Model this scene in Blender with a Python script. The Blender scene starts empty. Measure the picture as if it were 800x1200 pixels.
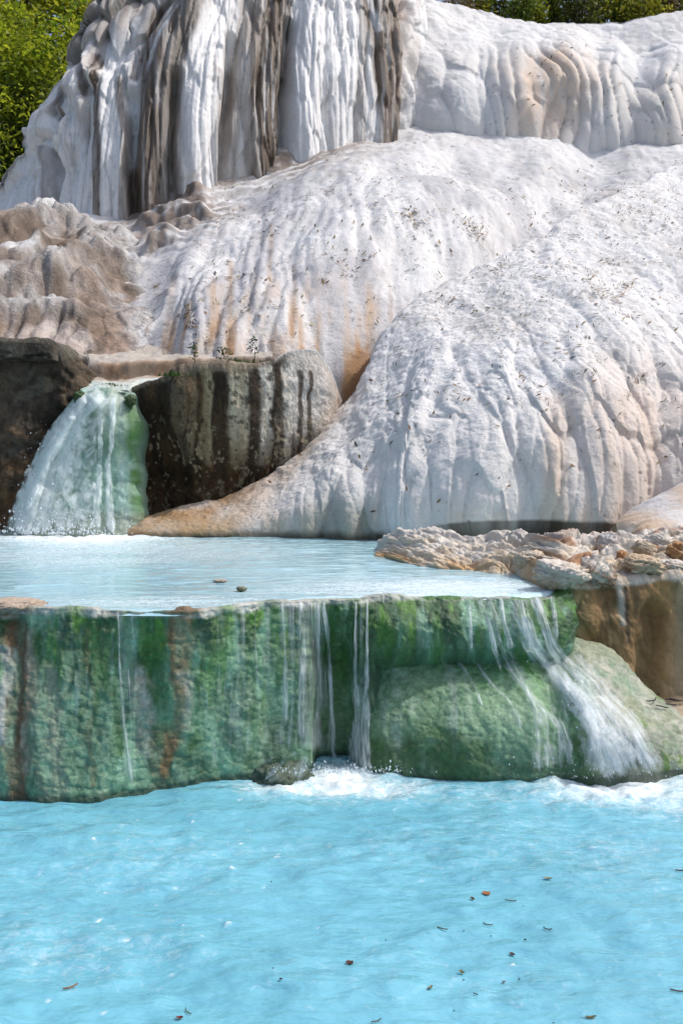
import bpy, math, random
import numpy as np
from mathutils import Vector
random.seed(7)
RNG = np.random.default_rng(7)
SC = bpy.context.scene

# ------------------------------------------------------------------ camera, sky, sun
CAMZ = 1.9          # metres above the lower pool
HZ = 540.0          # row of the horizon in the 800 x 1200 photograph
FPX = 1200.0        # focal length in photograph pixels
cam_d = bpy.data.cameras.new('camera')
cam = bpy.data.objects.new('camera', cam_d)
SC.collection.objects.link(cam)
cam.location = (0, 0, CAMZ)
cam.rotation_euler = (math.radians(90), 0, 0)
cam_d.sensor_fit = 'VERTICAL'
cam_d.sensor_height = 24.0
cam_d.lens = 24.0
cam_d.shift_y = -60.0 / 1200.0
cam_d.clip_start = 0.05
cam_d.clip_end = 1500
SC.camera = cam

SUN_EL, SUN_AZ = 56.0, 83.0     # degrees; azimuth clockwise from +Y (into the picture)
world = bpy.data.worlds.new('World')
SC.world = world
world.use_nodes = True
wn = world.node_tree.nodes; wl = world.node_tree.links
bg = wn['Background']
sky = wn.new('ShaderNodeTexSky')
sky.sky_type = 'NISHITA'
sky.sun_disc = False
sky.sun_elevation = math.radians(SUN_EL)
sky.sun_rotation = math.radians(SUN_AZ)
sky.dust_density = 4.0
sky.ozone_density = 0.8
wl.new(sky.outputs[0], bg.inputs[0])
bg.inputs[1].default_value = 0.15
sd = bpy.data.lights.new('sun', 'SUN')
sd.energy = 2.15
sd.angle = math.radians(0.6)
sd.color = (1.0, 0.98, 0.95)
sun = bpy.data.objects.new('sun', sd)
SC.collection.objects.link(sun)
_e, _a = math.radians(SUN_EL), math.radians(SUN_AZ)
SUN_DIR = Vector((math.sin(_a) * math.cos(_e), math.cos(_a) * math.cos(_e), math.sin(_e)))
sun.rotation_euler = SUN_DIR.to_track_quat('Z', 'Y').to_euler()
sun.location = (8, -4, 20)
SC.view_settings.view_transform = 'Standard'
SC.view_settings.look = 'None'
SC.view_settings.exposure = 0.22
SC.view_settings.gamma = 1.0
SC.render.engine = 'CYCLES'
SC.cycles.max_bounces = 10
SC.cycles.transparent_max_bounces = 32
SC.cycles.use_denoising = True

# ------------------------------------------------------------------ helpers: colour, noise
def lin(r, g, b):
    f = lambda c: (c / 255 / 12.92) if c / 255 <= 0.04045 else ((c / 255 + 0.055) / 1.055) ** 2.4
    return np.array([f(r), f(g), f(b)])

def sstep(a, b, x):
    t = np.clip((x - a) / (b - a), 0, 1)
    return t * t * (3 - 2 * t)

def _h(ix, iy, iz, seed):
    x = (ix.astype(np.int64) * 374761393 + iy.astype(np.int64) * 668265263 + iz.astype(np.int64) * 2147483647 + seed * 974711) & 0xFFFFFFFF
    x = ((x ^ (x >> 13)) * 1274126177) & 0xFFFFFFFF
    x = ((x ^ (x >> 16)) * 2246822519) & 0xFFFFFFFF
    x = x ^ (x >> 15)
    return (x & 0xFFFFFF) / float(0xFFFFFF)

def vn2(x, y, seed=0):
    """smooth value noise, -1..1"""
    ix = np.floor(x); iy = np.floor(y)
    fx = x - ix; fy = y - iy
    fx = fx * fx * fx * (fx * (fx * 6 - 15) + 10); fy = fy * fy * fy * (fy * (fy * 6 - 15) + 10)
    z = np.zeros_like(ix)
    a = _h(ix, iy, z, seed); b = _h(ix + 1, iy, z, seed); c = _h(ix, iy + 1, z, seed); d = _h(ix + 1, iy + 1, z, seed)
    return ((a * (1 - fx) + b * fx) * (1 - fy) + (c * (1 - fx) + d * fx) * fy) * 2 - 1

def fbm(x, y, seed=0, octv=4, gain=0.5, lac=2.03):
    o = np.zeros_like(x); a = 1.0; s = 0
    ca, sa = math.cos(0.6), math.sin(0.6)
    for k in range(octv):
        o += a * vn2(x, y, seed + k * 17); s += a
        a *= gain
        x, y = (x * ca - y * sa) * lac, (x * sa + y * ca) * lac
    return o / s

def worley(x, y, seed=0, jit=0.85, soft=14.0):
    """F1, F2, offset from the nearest cell point (dx, dy) and its random id"""
    ix = np.floor(x); iy = np.floor(y)
    F1 = np.full(x.shape, 9.0); F2 = np.full(x.shape, 9.0); SM = np.zeros_like(x)
    DX = np.zeros_like(x); DY = np.zeros_like(x); ID = np.zeros_like(x)
    z = np.zeros_like(ix)
    for i in (-1, 0, 1):
        for j in (-1, 0, 1):
            cx = ix + i; cy = iy + j
            qx = cx + 0.5 + jit * (_h(cx, cy, z, seed) - 0.5)
            qy = cy + 0.5 + jit * (_h(cx, cy, z + 1, seed) - 0.5)
            dx = x - qx; dy = y - qy
            d = np.sqrt(dx * dx + dy * dy)
            nr = d < F1
            SM += np.exp(-soft * d)
            F2 = np.where(nr, F1, np.minimum(F2, d))
            DX = np.where(nr, dx, DX); DY = np.where(nr, dy, DY)
            ID = np.where(nr, _h(cx, cy, z + 2, seed), ID)
            F1 = np.where(nr, d, F1)
    return -np.log(SM) / soft + 0.8 / soft, F2 - F1, DX, DY, ID

def lobes(s, t, ws, wt, seed, hang=0.35, warp=0.35, soft=14.0):
    """hanging flowstone lobes: rounded columns with creases; t grows downwards"""
    x = s / ws + warp * fbm(s / ws * 0.7, t / wt * 0.9, seed + 5, 2)
    y = t / wt + warp * fbm(s / ws * 0.6, t / wt * 0.7, seed + 9, 2)
    F1, F2, dx, dy, rid = worley(x, y, seed, 0.85, soft)
    f1 = np.clip(F1, 0, 1.1)
    w = sstep(0.0, 1.6 / soft, F2)
    h = 1 - f1 ** 2 + hang * np.clip(dy, -0.6, 0.6) * w + 0.25 * (rid - 0.5) * w
    return h, F2, rid

def billow(x, y, seed, octv=4, gain=0.5):
    o = np.zeros_like(x); a = 1.0; s_ = 0
    for k in range(octv):
        o += a * np.sqrt(np.abs(vn2(x, y, seed + 13 * k)) + 1e-4); s_ += a
        a *= gain; x, y = (x * 0.83 - y * 0.56) * 2.05, (x * 0.56 + y * 0.83) * 2.05
    return o / s_

def ribs(s, t, w, seed, wob=0.6, tl=1.5):
    """vertical rounded ribs with sharp creases, 0..1"""
    x = s / w + wob * fbm(s / w * 0.35, t / tl, seed, 2)
    i = np.floor(x); f = x - i
    r = _h(i, np.zeros_like(i), np.zeros_like(i), seed + 3)
    return np.sqrt(np.clip(1 - (2 * f - 1) ** 2, 0, 1)) * (0.55 + 0.45 * r), r

def hermite(xs, ys, x):
    xs = np.asarray(xs, float); ys = np.asarray(ys, float)
    d = np.diff(ys) / np.diff(xs)
    m = np.empty_like(ys); m[0] = d[0]; m[-1] = d[-1]
    m[1:-1] = np.where(d[:-1] * d[1:] > 0, 2 * d[:-1] * d[1:] / np.where(np.abs(d[:-1] + d[1:]) < 1e-9, 1, d[:-1] + d[1:]), 0)
    x = np.clip(x, xs[0], xs[-1])
    k = np.clip(np.searchsorted(xs, x) - 1, 0, len(xs) - 2)
    h = xs[k + 1] - xs[k]; t = (x - xs[k]) / h
    return ((1 + 2 * t) * (1 - t) ** 2 * ys[k] + t * (1 - t) ** 2 * h * m[k] + t * t * (3 - 2 * t) * ys[k + 1] + t * t * (t - 1) * h * m[k + 1])

def stroke(px, py, pts, w, soft=0.5):
    """1 inside a brush stroke along pts (photograph units of the flat surface), fading to 0"""
    best = np.full(px.shape, 1e9)
    for (x0, y0), (x1, y1) in zip(pts[:-1], pts[1:]):
        vx, vy = x1 - x0, y1 - y0
        t = np.clip(((px - x0) * vx + (py - y0) * vy) / max(vx * vx + vy * vy, 1e-6), 0, 1)
        best = np.minimum(best, np.hypot(px - x0 - t * vx, py - y0 - t * vy))
    return 1 - sstep(w * (1 - soft), w * (1 + soft), best)

def ledge(px, py, pts, up, down):
    """shelf edge along pts: swells gently from above, then drops; also how far below the edge"""
    X0 = [p[0] for p in pts]; y0 = hermite(X0, [p[1] for p in pts], px)
    v = py - y0
    m = sstep(X0[0] - 4, X0[0] + 14, px) * sstep(X0[-1] + 4, X0[-1] - 14, px)
    return m * sstep(-up, 0, v) * (1 - sstep(0, down, v)), m * sstep(-1, 2, v) * (1 - sstep(down * 0.8, down * 1.6, v))

def blob(px, py, cx, cy, rx, ry, soft=0.5):
    return 1 - sstep(1 - soft, 1 + soft, np.hypot((px - cx) / rx, (py - cy) / ry))

def mixc(col, c, m):
    return col * (1 - m[..., None]) + np.asarray(c) * m[..., None]

def at(px, py, Y):
    return ((px - 400.0) / FPX * Y, Y, CAMZ - (py - HZ) / FPX * Y)

# ------------------------------------------------------------------ helpers: objects
def link(o, parent=None):
    SC.collection.objects.link(o)
    if parent is not None:
        o.parent = parent
    return o

def tag(o, label=None, cat=None, group=None, kind=None):
    if label: o['label'] = label
    if cat: o['category'] = cat
    if group: o['group'] = group
    if kind: o['kind'] = kind
    return o

def empty(name, loc=(0, 0, 0)):
    o = bpy.data.objects.new(name, None)
    o.location = loc
    return link(o)

def mesh_np(name, V, F, mat, parent=None, col=None, attrs=None, smooth=True, uv=None):
    """V (n,3), F (m,k) arrays -> one mesh object"""
    V = np.ascontiguousarray(V, np.float32); F = np.ascontiguousarray(F, np.int32)
    me = bpy.data.meshes.new(name)
    k = F.shape[1]
    me.vertices.add(len(V)); me.vertices.foreach_set('co', V.ravel())
    me.loops.add(F.size); me.loops.foreach_set('vertex_index', F.ravel())
    me.polygons.add(len(F)); me.polygons.foreach_set('loop_start', np.arange(0, F.size, k, dtype=np.int32))
    me.update(calc_edges=True)
    me.polygons.foreach_set('use_smooth', np.full(len(F), smooth, dtype=bool))
    if col is not None:
        a = me.attributes.new('Col', 'FLOAT_COLOR', 'POINT')
        a.data.foreach_set('color', np.concatenate([col, np.ones((len(V), 1))], 1).astype(np.float32).ravel())
    for an, av in (attrs or {}).items():
        a = me.attributes.new(an, 'FLOAT', 'POINT')
        a.data.foreach_set('value', np.asarray(av, np.float32).ravel())
    if uv is not None:
        a = me.attributes.new('flow', 'FLOAT_VECTOR', 'POINT')
        a.data.foreach_set('vector', np.concatenate([uv, np.zeros((len(V), 1))], 1).astype(np.float32).ravel())
    me.materials.append(mat)
    me.validate()
    return link(bpy.data.objects.new(name, me), parent)

def grid_faces(nv, nu):
    i = np.arange(nv - 1)[:, None] * nu + np.arange(nu - 1)[None, :]
    return np.stack([i, i + nu, i + nu + 1, i + 1], -1).reshape(-1, 4)

SHEETS = {}
def colsheet(key, pxs, sil, base, Ys, Yb, power, nu, nv, disp=None, paint=None, curl=(0.8, 0.5), under=(0.0, 0.4),
             fc=0.08, fu=0.04, edge=0, post=None):
    """A rock face given by its outline from skyline to foot, each column at its own distance.
    disp(s,t,px,py,tt) -> metres along the normal; paint(s,t,px,py,tt,P) -> rgb."""
    u = np.linspace(pxs[0], pxs[-1], nu)
    S = hermite(pxs, sil, u); B = hermite(pxs, base, u); YS = hermite(pxs, Ys, u); YB = hermite(pxs, Yb, u)
    pw = power(u) if callable(power) else power
    v = np.linspace(0, 1, nv)[:, None]
    q = np.clip((fc - v) / fc, 0, 1)                    # 1..0 going over the skyline
    tt = np.clip((1 - fu - v) / (1 - fu - fc), 0, 1)    # 1 at the skyline, 0 at the foot
    r = np.clip((v - (1 - fu)) / max(fu, 1e-6), 0, 1)   # 0..1 below the foot
    py = B + (S - B) * tt
    px = np.broadcast_to(u, py.shape)
    Y = YB + (YS - YB) * tt ** pw
    X = (px - 400) / FPX * Y
    Z = CAMZ - (py - HZ) / FPX * Y
    c0 = curl[0](u) if callable(curl[0]) else curl[0]
    Y2 = Y + q * c0 + r * under[0]
    Z2 = Z - q * q * curl[1] - r * under[1]
    P = np.stack([X, Y2, Z2], -1)
    if edge:                                             # roll the two ends back
        e = np.clip(1 - np.minimum(np.arange(nu), np.arange(nu)[::-1]) / edge, 0, 1) ** 2
        P[..., 1] += e[None, :] * 0.6
    s = X.copy()
    seg = np.linalg.norm(np.diff(P, axis=0), axis=-1)
    t = np.concatenate([np.zeros((1, nu)), np.cumsum(seg, 0)], 0)
    t = t - t[-1:] * 1.0                                 # 0 at the foot, negative above
    if disp is not None:
        du = np.gradient(P, axis=1); dv = np.gradient(P, axis=0)
        N = np.cross(dv, du); N /= np.linalg.norm(N, axis=-1, keepdims=True) + 1e-9
        flip = np.where((N * (P - np.array([0, 0, CAMZ]))).sum(-1, keepdims=True).mean() > 0, -1, 1)
        N = N * flip
        d = disp(s, t, px, py, tt)
        P = P + N * d[..., None]
        if post is not None:
            P = post(P, s, t, px, py, tt, q)
    col = paint(s, t, px, py, tt, P) if paint is not None else np.full(P.shape, 0.7)
    R = dict(P=P, px=px, py=py, tt=tt, s=s, t=t, col=np.clip(col, 0.004, 0.9), nu=nu, nv=nv)
    SHEETS[key] = R
    return R

def sheet_obj(name, R, mat, parent=None):
    nv, nu = R['nv'], R['nu']
    return mesh_np(name, R['P'].reshape(-1, 3), grid_faces(nv, nu), mat, parent, col=R['col'].reshape(-1, 3))

def surf(key, px, py, off=0.0):
    """point of a built face that is seen at photograph point (px, py)"""
    R = SHEETS[key]
    if 'q' not in R:
        P = R['P'].reshape(-1, 3)
        R['q'] = np.stack([400 + FPX * P[:, 0] / P[:, 1], HZ - FPX * (P[:, 2] - CAMZ) / P[:, 1]], 1)
        R['d'] = P[:, 1]
    d = (R['q'][:, 0] - px) ** 2 + (R['q'][:, 1] - py) ** 2
    near = np.flatnonzero(d < d.min() + 6.0)
    Y = R['d'][near].min() - off
    return np.array(at(px, py, Y))

# ------------------------------------------------------------------ materials
def new_mat(name):
    m = bpy.data.materials.new(name); m.use_nodes = True
    nt = m.node_tree
    return m, nt.nodes, nt.links, nt.nodes['Principled BSDF']

def mat_rock(name, fine=18.0, bump=0.35, dist=0.02, rough=0.75, spec=0.3, vary=0.18, grain=90.0):
    m, n, l, b = new_mat(name)
    at_ = n.new('ShaderNodeAttribute'); at_.attribute_name = 'Col'
    geo = n.new('ShaderNodeNewGeometry')
    n1 = n.new('ShaderNodeTexNoise'); n1.inputs['Scale'].default_value = fine; n1.inputs['Detail'].default_value = 8; n1.inputs['Roughness'].default_value = 0.65
    n2 = n.new('ShaderNodeTexNoise'); n2.inputs['Scale'].default_value = grain; n2.inputs['Detail'].default_value = 4
    l.new(geo.outputs['Position'], n1.inputs['Vector']); l.new(geo.outputs['Position'], n2.inputs['Vector'])
    mr = n.new('ShaderNodeMapRange'); mr.inputs[1].default_value = 0.25; mr.inputs[2].default_value = 0.75
    mr.inputs[3].default_value = 1 - vary; mr.inputs[4].default_value = 1 + vary * 0.6
    l.new(n1.outputs[0], mr.inputs[0])
    mx = n.new('ShaderNodeVectorMath'); mx.operation = 'SCALE'
    l.new(at_.outputs['Color'], mx.inputs[0]); l.new(mr.outputs[0], mx.inputs['Scale'])
    l.new(mx.outputs[0], b.inputs['Base Color'])
    ad = n.new('ShaderNodeMath'); ad.operation = 'MULTIPLY_ADD'; ad.inputs[1].default_value = 0.35
    l.new(n2.outputs[0], ad.inputs[0]); l.new(n1.outputs[0], ad.inputs[2])
    bp = n.new('ShaderNodeBump'); bp.inputs['Strength'].default_value = bump; bp.inputs['Distance'].default_value = dist
    l.new(ad.outputs[0], bp.inputs['Height']); l.new(bp.outputs[0], b.inputs['Normal'])
    b.inputs['Roughness'].default_value = rough
    b.inputs['Specular IOR Level'].default_value = spec
    return m

def mat_plain(name, rgb, rough=0.7, trans=0.0, vary=0.3, scale=3.0, spec=0.3):
    m, n, l, b = new_mat(name)
    geo = n.new('ShaderNodeNewGeometry')
    nz = n.new('ShaderNodeTexNoise'); nz.inputs['Scale'].default_value = scale; nz.inputs['Detail'].default_value = 4
    l.new(geo.outputs['Position'], nz.inputs['Vector'])
    cr = n.new('ShaderNodeValToRGB')
    cr.color_ramp.elements[0].position = 0.3; cr.color_ramp.elements[1].position = 0.7
    cr.color_ramp.elements[0].color = tuple(c * (1 - vary) for c in rgb) + (1,)
    cr.color_ramp.elements[1].color = tuple(min(1, c * (1 + vary)) for c in rgb) + (1,)
    l.new(nz.outputs[0], cr.inputs[0]); l.new(cr.outputs[0], b.inputs['Base Color'])
    b.inputs['Roughness'].default_value = rough
    b.inputs['Specular IOR Level'].default_value = spec
    if trans > 0:
        tr = n.new('ShaderNodeBsdfTranslucent'); mix = n.new('ShaderNodeMixShader'); mix.inputs[0].default_value = trans
        l.new(cr.outputs[0], tr.inputs[0]); l.new(b.outputs[0], mix.inputs[1]); l.new(tr.outputs[0], mix.inputs[2])
        l.new(mix.outputs[0], n['Material Output'].inputs['Surface'])
    return m

def mat_leaves(name, c1, c2, trans=0.45):
    """leaf colour varies from leaf to leaf by the mesh's own Col attribute"""
    m, n, l, b = new_mat(name)
    a = n.new('ShaderNodeAttribute'); a.attribute_name = 'Col'
    b.inputs['Roughness'].default_value = 0.5
    l.new(a.outputs['Color'], b.inputs['Base Color'])
    tr = n.new('ShaderNodeBsdfTranslucent'); mix = n.new('ShaderNodeMixShader'); mix.inputs[0].default_value = trans
    l.new(a.outputs['Color'], tr.inputs[0]); l.new(b.outputs[0], mix.inputs[1]); l.new(tr.outputs[0], mix.inputs[2])
    l.new(mix.outputs[0], n['Material Output'].inputs['Surface'])
    return m

def mat_pool(name, deep, foamc, bump=0.25, bscale=3.0, rough=0.06, bdist=0.03):
    """milky mineral water: coloured body under a glossy surface; 'foam' marks aerated froth"""
    m, n, l, b = new_mat(name)
    geo = n.new('ShaderNodeNewGeometry')
    fo = n.new('ShaderNodeAttribute'); fo.attribute_name = 'foam'
    fn = n.new('ShaderNodeTexNoise'); fn.inputs['Scale'].default_value = 22; fn.inputs['Detail'].default_value = 6; fn.inputs['Roughness'].default_value = 0.7
    fn.inputs['Distortion'].default_value = 0.8
    l.new(geo.outputs['Position'], fn.inputs['Vector'])
    sub = n.new('ShaderNodeMath'); sub.operation = 'ADD'
    l.new(fo.outputs['Fac'], sub.inputs[0]); l.new(fn.outputs[0], sub.inputs[1])
    mr = n.new('ShaderNodeMapRange'); mr.inputs[1].default_value = 0.58; mr.inputs[2].default_value = 1.32; mr.interpolation_type = 'SMOOTHSTEP'
    l.new(sub.outputs[0], mr.inputs[0])
    nz = n.new('ShaderNodeTexNoise'); nz.inputs['Scale'].default_value = 0.8; nz.inputs['Detail'].default_value = 4
    l.new(geo.outputs['Position'], nz.inputs['Vector'])
    cr = n.new('ShaderNodeValToRGB')
    cr.color_ramp.elements[0].position = 0.3; cr.color_ramp.elements[1].position = 0.72
    cr.color_ramp.elements[0].color = tuple(deep * 0.93) + (1,)
    cr.color_ramp.elements[1].color = tuple(np.clip(deep * 1.10 + 0.025, 0, 1)) + (1,)
    l.new(nz.outputs[0], cr.inputs[0])
    mc = n.new('ShaderNodeMix'); mc.data_type = 'RGBA'
    l.new(mr.outputs[0], mc.inputs['Factor']); l.new(cr.outputs[0], mc.inputs['A']); mc.inputs['B'].default_value = tuple(foamc) + (1,)
    l.new(mc.outputs['Result'], b.inputs['Base Color'])
    ro = n.new('ShaderNodeMapRange'); ro.inputs[3].default_value = rough; ro.inputs[4].default_value = 0.6
    l.new(mr.outputs[0], ro.inputs[0]); l.new(ro.outputs[0], b.inputs['Roughness'])
    b.inputs['IOR'].default_value = 1.5
    mp = n.new('ShaderNodeMapping'); mp.inputs['Scale'].default_value = (0.75, 1.6, 1)
    l.new(geo.outputs['Position'], mp.inputs[0])
    w1 = n.new('ShaderNodeTexNoise'); w1.inputs['Scale'].default_value = bscale; w1.inputs['Detail'].default_value = 4; w1.inputs['Roughness'].default_value = 0.45; w1.inputs['Distortion'].default_value = 0.0
    l.new(mp.outputs[0], w1.inputs['Vector'])
    bp = n.new('ShaderNodeBump'); bp.inputs['Strength'].default_value = bump; bp.inputs['Distance'].default_value = bdist
    l.new(w1.outputs[0], bp.inputs['Height']); l.new(bp.outputs[0], b.inputs['Normal'])
    return m

def mat_fall(name, lo=0.42, hi=0.72, across=30.0, along=2.2, tint=(0.82, 0.88, 0.92), top=0.95):
    """falling white water: streaks of froth with clear gaps; 'dens' thins it, 'flow' runs along it"""
    m, n, l, b = new_mat(name)
    fl = n.new('ShaderNodeAttribute'); fl.attribute_name = 'flow'
    de = n.new('ShaderNodeAttribute'); de.attribute_name = 'dens'
    mp = n.new('ShaderNodeMapping'); mp.inputs['Scale'].default_value = (across, along, 1)
    l.new(fl.outputs['Vector'], mp.inputs[0])
    nz = n.new('ShaderNodeTexNoise'); nz.inputs['Scale'].default_value = 1.0; nz.inputs['Detail'].default_value = 6; nz.inputs['Roughness'].default_value = 0.62; nz.inputs['Distortion'].default_value = 0.5
    l.new(mp.outputs[0], nz.inputs['Vector'])
    ad = n.new('ShaderNodeMath'); ad.operation = 'ADD'
    l.new(nz.outputs[0], ad.inputs[0]); l.new(de.outputs['Fac'], ad.inputs[1])
    mr = n.new('ShaderNodeMapRange'); mr.inputs[1].default_value = lo; mr.inputs[2].default_value = hi; mr.inputs[4].default_value = top
    l.new(ad.outputs[0], mr.inputs[0])
    df = n.new('ShaderNodeBsdfDiffuse'); df.inputs[0].default_value = tint + (1,)
    tl = n.new('ShaderNodeBsdfTranslucent'); tl.inputs[0].default_value = tint + (1,)
    m1 = n.new('ShaderNodeMixShader'); m1.inputs[0].default_value = 0.45
    l.new(df.outputs[0], m1.inputs[1]); l.new(tl.outputs[0], m1.inputs[2])
    gl = n.new('ShaderNodeBsdfGlossy'); gl.inputs['Roughness'].default_value = 0.55
    m2 = n.new('ShaderNodeMixShader'); m2.inputs[0].default_value = 0.08
    l.new(m1.outputs[0], m2.inputs[1]); l.new(gl.outputs[0], m2.inputs[2])
    tp = n.new('ShaderNodeBsdfTransparent')
    m3 = n.new('ShaderNodeMixShader')
    l.new(mr.outputs[0], m3.inputs[0]); l.new(tp.outputs[0], m3.inputs[1]); l.new(m2.outputs[0], m3.inputs[2])
    l.new(m3.outputs[0], n['Material Output'].inputs['Surface'])
    return m

M_WHITE = mat_rock('white_travertine', fine=24, bump=0.85, dist=0.03, rough=0.7, spec=0.25, vary=0.09, grain=120)
M_CLIFF = mat_rock('cliff_travertine', fine=12, bump=0.4, dist=0.035, rough=0.6, spec=0.35, vary=0.14, grain=50)
M_ROCK = mat_rock('brown_rock', fine=22, bump=0.9, dist=0.05, rough=0.75, spec=0.25, vary=0.45, grain=80)
M_MOSS = mat_rock('mossy_rock', fine=45, bump=0.75, dist=0.012, rough=0.42, spec=0.5, vary=0.36, grain=180)
M_BANK = mat_rock('bank_rock', fine=26, bump=0.7, dist=0.02, rough=0.7, spec=0.3, vary=0.22, grain=120)

WHITE = np.array([0.765, 0.76, 0.76]); CREAM = np.array([0.73, 0.67, 0.60]); BUFF = np.array([0.58, 0.42, 0.28])
GREYB = np.array([0.215, 0.185, 0.16]); BROWN = np.array([0.13, 0.095, 0.068]); DBROWN = np.array([0.055, 0.038, 0.024])
ORANGE = np.array([0.42, 0.22, 0.09]); TAUPE = np.array([0.34, 0.265, 0.215])

# ------------------------------------------------------------------ setting: ground, hill, water
def ground_z(X, Y):
    return np.where(Y > 16, 0, 0) - 0.7

gx, gy = np.meshgrid(np.linspace(-600, 600, 61), np.linspace(-600, 600, 61))
gz = np.full_like(gx, -0.7)
M_GROUND = mat_plain('ground_soil', (0.12, 0.11, 0.07), 0.9, vary=0.4, scale=0.4)
g = mesh_np('ground', np.stack([gx, gy, gz], -1).reshape(-1, 3), grid_faces(61, 61), M_GROUND)
tag(g, kind='structure')

# wooded slope behind the spring
hx = np.linspace(-160, 160, 161); hy = np.concatenate([np.linspace(27.5, 40, 40), np.linspace(41, 190, 44)])
HX, HY = np.meshgrid(hx, hy)
def hill_z(X, Y):
    z = 14.4 + (Y - 31) * 0.36 + 0.6 * fbm(X / 14, Y / 14, 77, 3)
    left = sstep(-5.5, -12, X)
    z = z - left * 6.5 * sstep(70, 28, Y)
    return np.where(Y < 29.5, -1.0, z)
M_HILL = mat_plain('hill_grass', (0.055, 0.075, 0.02), 0.95, vary=0.5, scale=0.6)
h = mesh_np('hillside', np.stack([HX, HY, hill_z(HX, HY)], -1).reshape(-1, 3), grid_faces(84, 161), M_HILL)
tag(h, kind='structure')

M_LOW = mat_pool('lower_pool_water', np.array([0.145, 0.43, 0.545]), (0.82, 0.88, 0.9), bump=0.85, bscale=5.5, bdist=0.06, rough=0.02)
M_UP = mat_pool('upper_pool_water', np.array([0.38, 0.62, 0.70]), (0.85, 0.88, 0.88), bump=0.6, bscale=5.0, bdist=0.04, rough=0.06)
ZU = 1.03
def rimY(py): return (CAMZ - ZU) * FPX / (py - HZ)
def lowY(py): return CAMZ * FPX / (py - HZ)

def waves(X, Y, amp, seed):
    wx = X + 0.12 * fbm(X, Y, seed + 7, 2); wy = Y + 0.1 * fbm(X * 1.3, Y * 1.3, seed + 8, 2)
    return amp * (0.45 * fbm(wx * 1.0 + 0.3 * wy, wy * 1.8, seed, 2) + 0.6 * fbm(wx * 2.4, wy * 3.6, seed + 40, 2) + 0.55 * fbm(wx * 5.5 + wy, wy * 8, seed + 50, 2))

def build_lower():
    nu, nv = 430, 400
    yy = np.concatenate([np.linspace(-9, 2.6, 40), 2.6 + (7.9 - 2.6) * np.linspace(0, 1, nv - 40 + 1)[1:] ** 0.9])
    xx = np.sign(np.linspace(-1, 1, nu)) * (np.abs(np.linspace(-1, 1, nu)) ** 1.9) * 9
    xx = np.linspace(-1, 1, nu); xx = 3.2 * xx + 5.8 * xx ** 9
    X, Y = np.meshgrid(xx, yy)
    px = 400 + FPX * X / np.maximum(Y, 0.5); py = HZ + FPX * CAMZ / np.maximum(Y, 0.5)
    foam = np.zeros_like(X)
    def fo(cx, cy, rx, ry, a): 
        nonlocal foam
        foam = np.maximum(foam, a * np.exp(-(((px - cx) / rx) ** 2 + ((py - cy) / ry) ** 2)))
    fo(400, 912, 66, 24, 0.78); fo(335, 922, 70, 14, 0.62); fo(440, 922, 100, 18, 0.52); fo(725, 918, 120, 28, 0.76); fo(640, 915, 60, 12, 0.42)
    fo(790, 930, 90, 34, 0.5); fo(560, 930, 180, 22, 0.26); fo(620, 990, 260, 60, 0.2)
    fo(150, 1000, 260, 60, 0.16); fo(80, 1110, 220, 60, 0.2); fo(380, 1130, 300, 60, 0.12)
    foam = foam + 0.09 * (fbm(X * 1.3, Y * 2.6, 31, 4)) - 0.01
    # scattered flecks of froth
    F1, F2, dx, dy, rid = worley(X * 7, Y * 7, 55, 1.0)
    foam += 0.55 * (rid > 0.6) * (1 - sstep(0.0, 0.04 + 0.42 * (rid - 0.6), F1 + 0.12 * fbm(X * 40, Y * 40, 13, 2))) * sstep(-0.4, 0.4, fbm(X * 0.8, Y * 0.8, 12, 2))
    turb = np.clip(foam, 0, 0.7)
    Z = waves(X, Y, 0.029, 3) + turb * 0.05 * fbm(X * 9, Y * 9, 91, 4)
    Z *= sstep(-9, 1.5, Y) * 0.8 + 0.2
    o = mesh_np('lower_pool_water', np.stack([X, Y, Z], -1).reshape(-1, 3), grid_faces(nv, nu), M_LOW, attrs={'foam': foam})
    tag(o, kind='structure')
    return o
build_lower()

def build_upper():
    nu, nv = 330, 230
    pc = np.linspace(-115, 700, nu)
    y0 = hermite(G_PX, [rimY(p) for p in G_SIL], pc) - 0.03
    Yg = y0[None, :] + (12.9 - y0)[None, :] * np.linspace(0, 1, nv)[:, None] ** 1.25
    X = (pc[None, :] - 400) / FPX * Yg
    px = 400 + FPX * X / Yg; py = HZ + FPX * (CAMZ - ZU) / Yg
    foam = 0.8 * np.exp(-(((px - 85) / 110) ** 2 + ((py - 626) / 10) ** 2)) + 0.36 * np.exp(-(((px - 120) / 260) ** 2 + ((py - 650) / 22) ** 2))
    foam = np.maximum(foam, 0.5 * np.exp(-(((px - 520) / 240) ** 2 + ((py - 690) / 16) ** 2)))
    foam = np.maximum(foam, 0.36 * np.exp(-(((px - 200) / 260) ** 2 + ((py - 706) / 10) ** 2)))
    foam = foam + 0.10 * fbm(X * 1.0, Yg * 1.8, 61, 4)
    Z = ZU + waves(X, Yg, 0.010, 23) * sstep(6.0, 7.2, Yg) + np.clip(foam, 0, 1) * 0.045 * fbm(X * 8, Yg * 8, 64, 3) * sstep(9.5, 11.5, Yg)
    rim = hermite(G_PX, [rimY(p) for p in G_SIL], px)
    over = np.clip((rim + 0.05 - Yg) / 0.08, 0, 1)
    Z = Z - over ** 2 * 0.03
    o = mesh_np('upper_pool_water', np.stack([X, Yg, Z], -1).reshape(-1, 3), grid_faces(nv, nu), M_UP, attrs={'foam': foam})
    tag(o, kind='structure')

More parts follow.
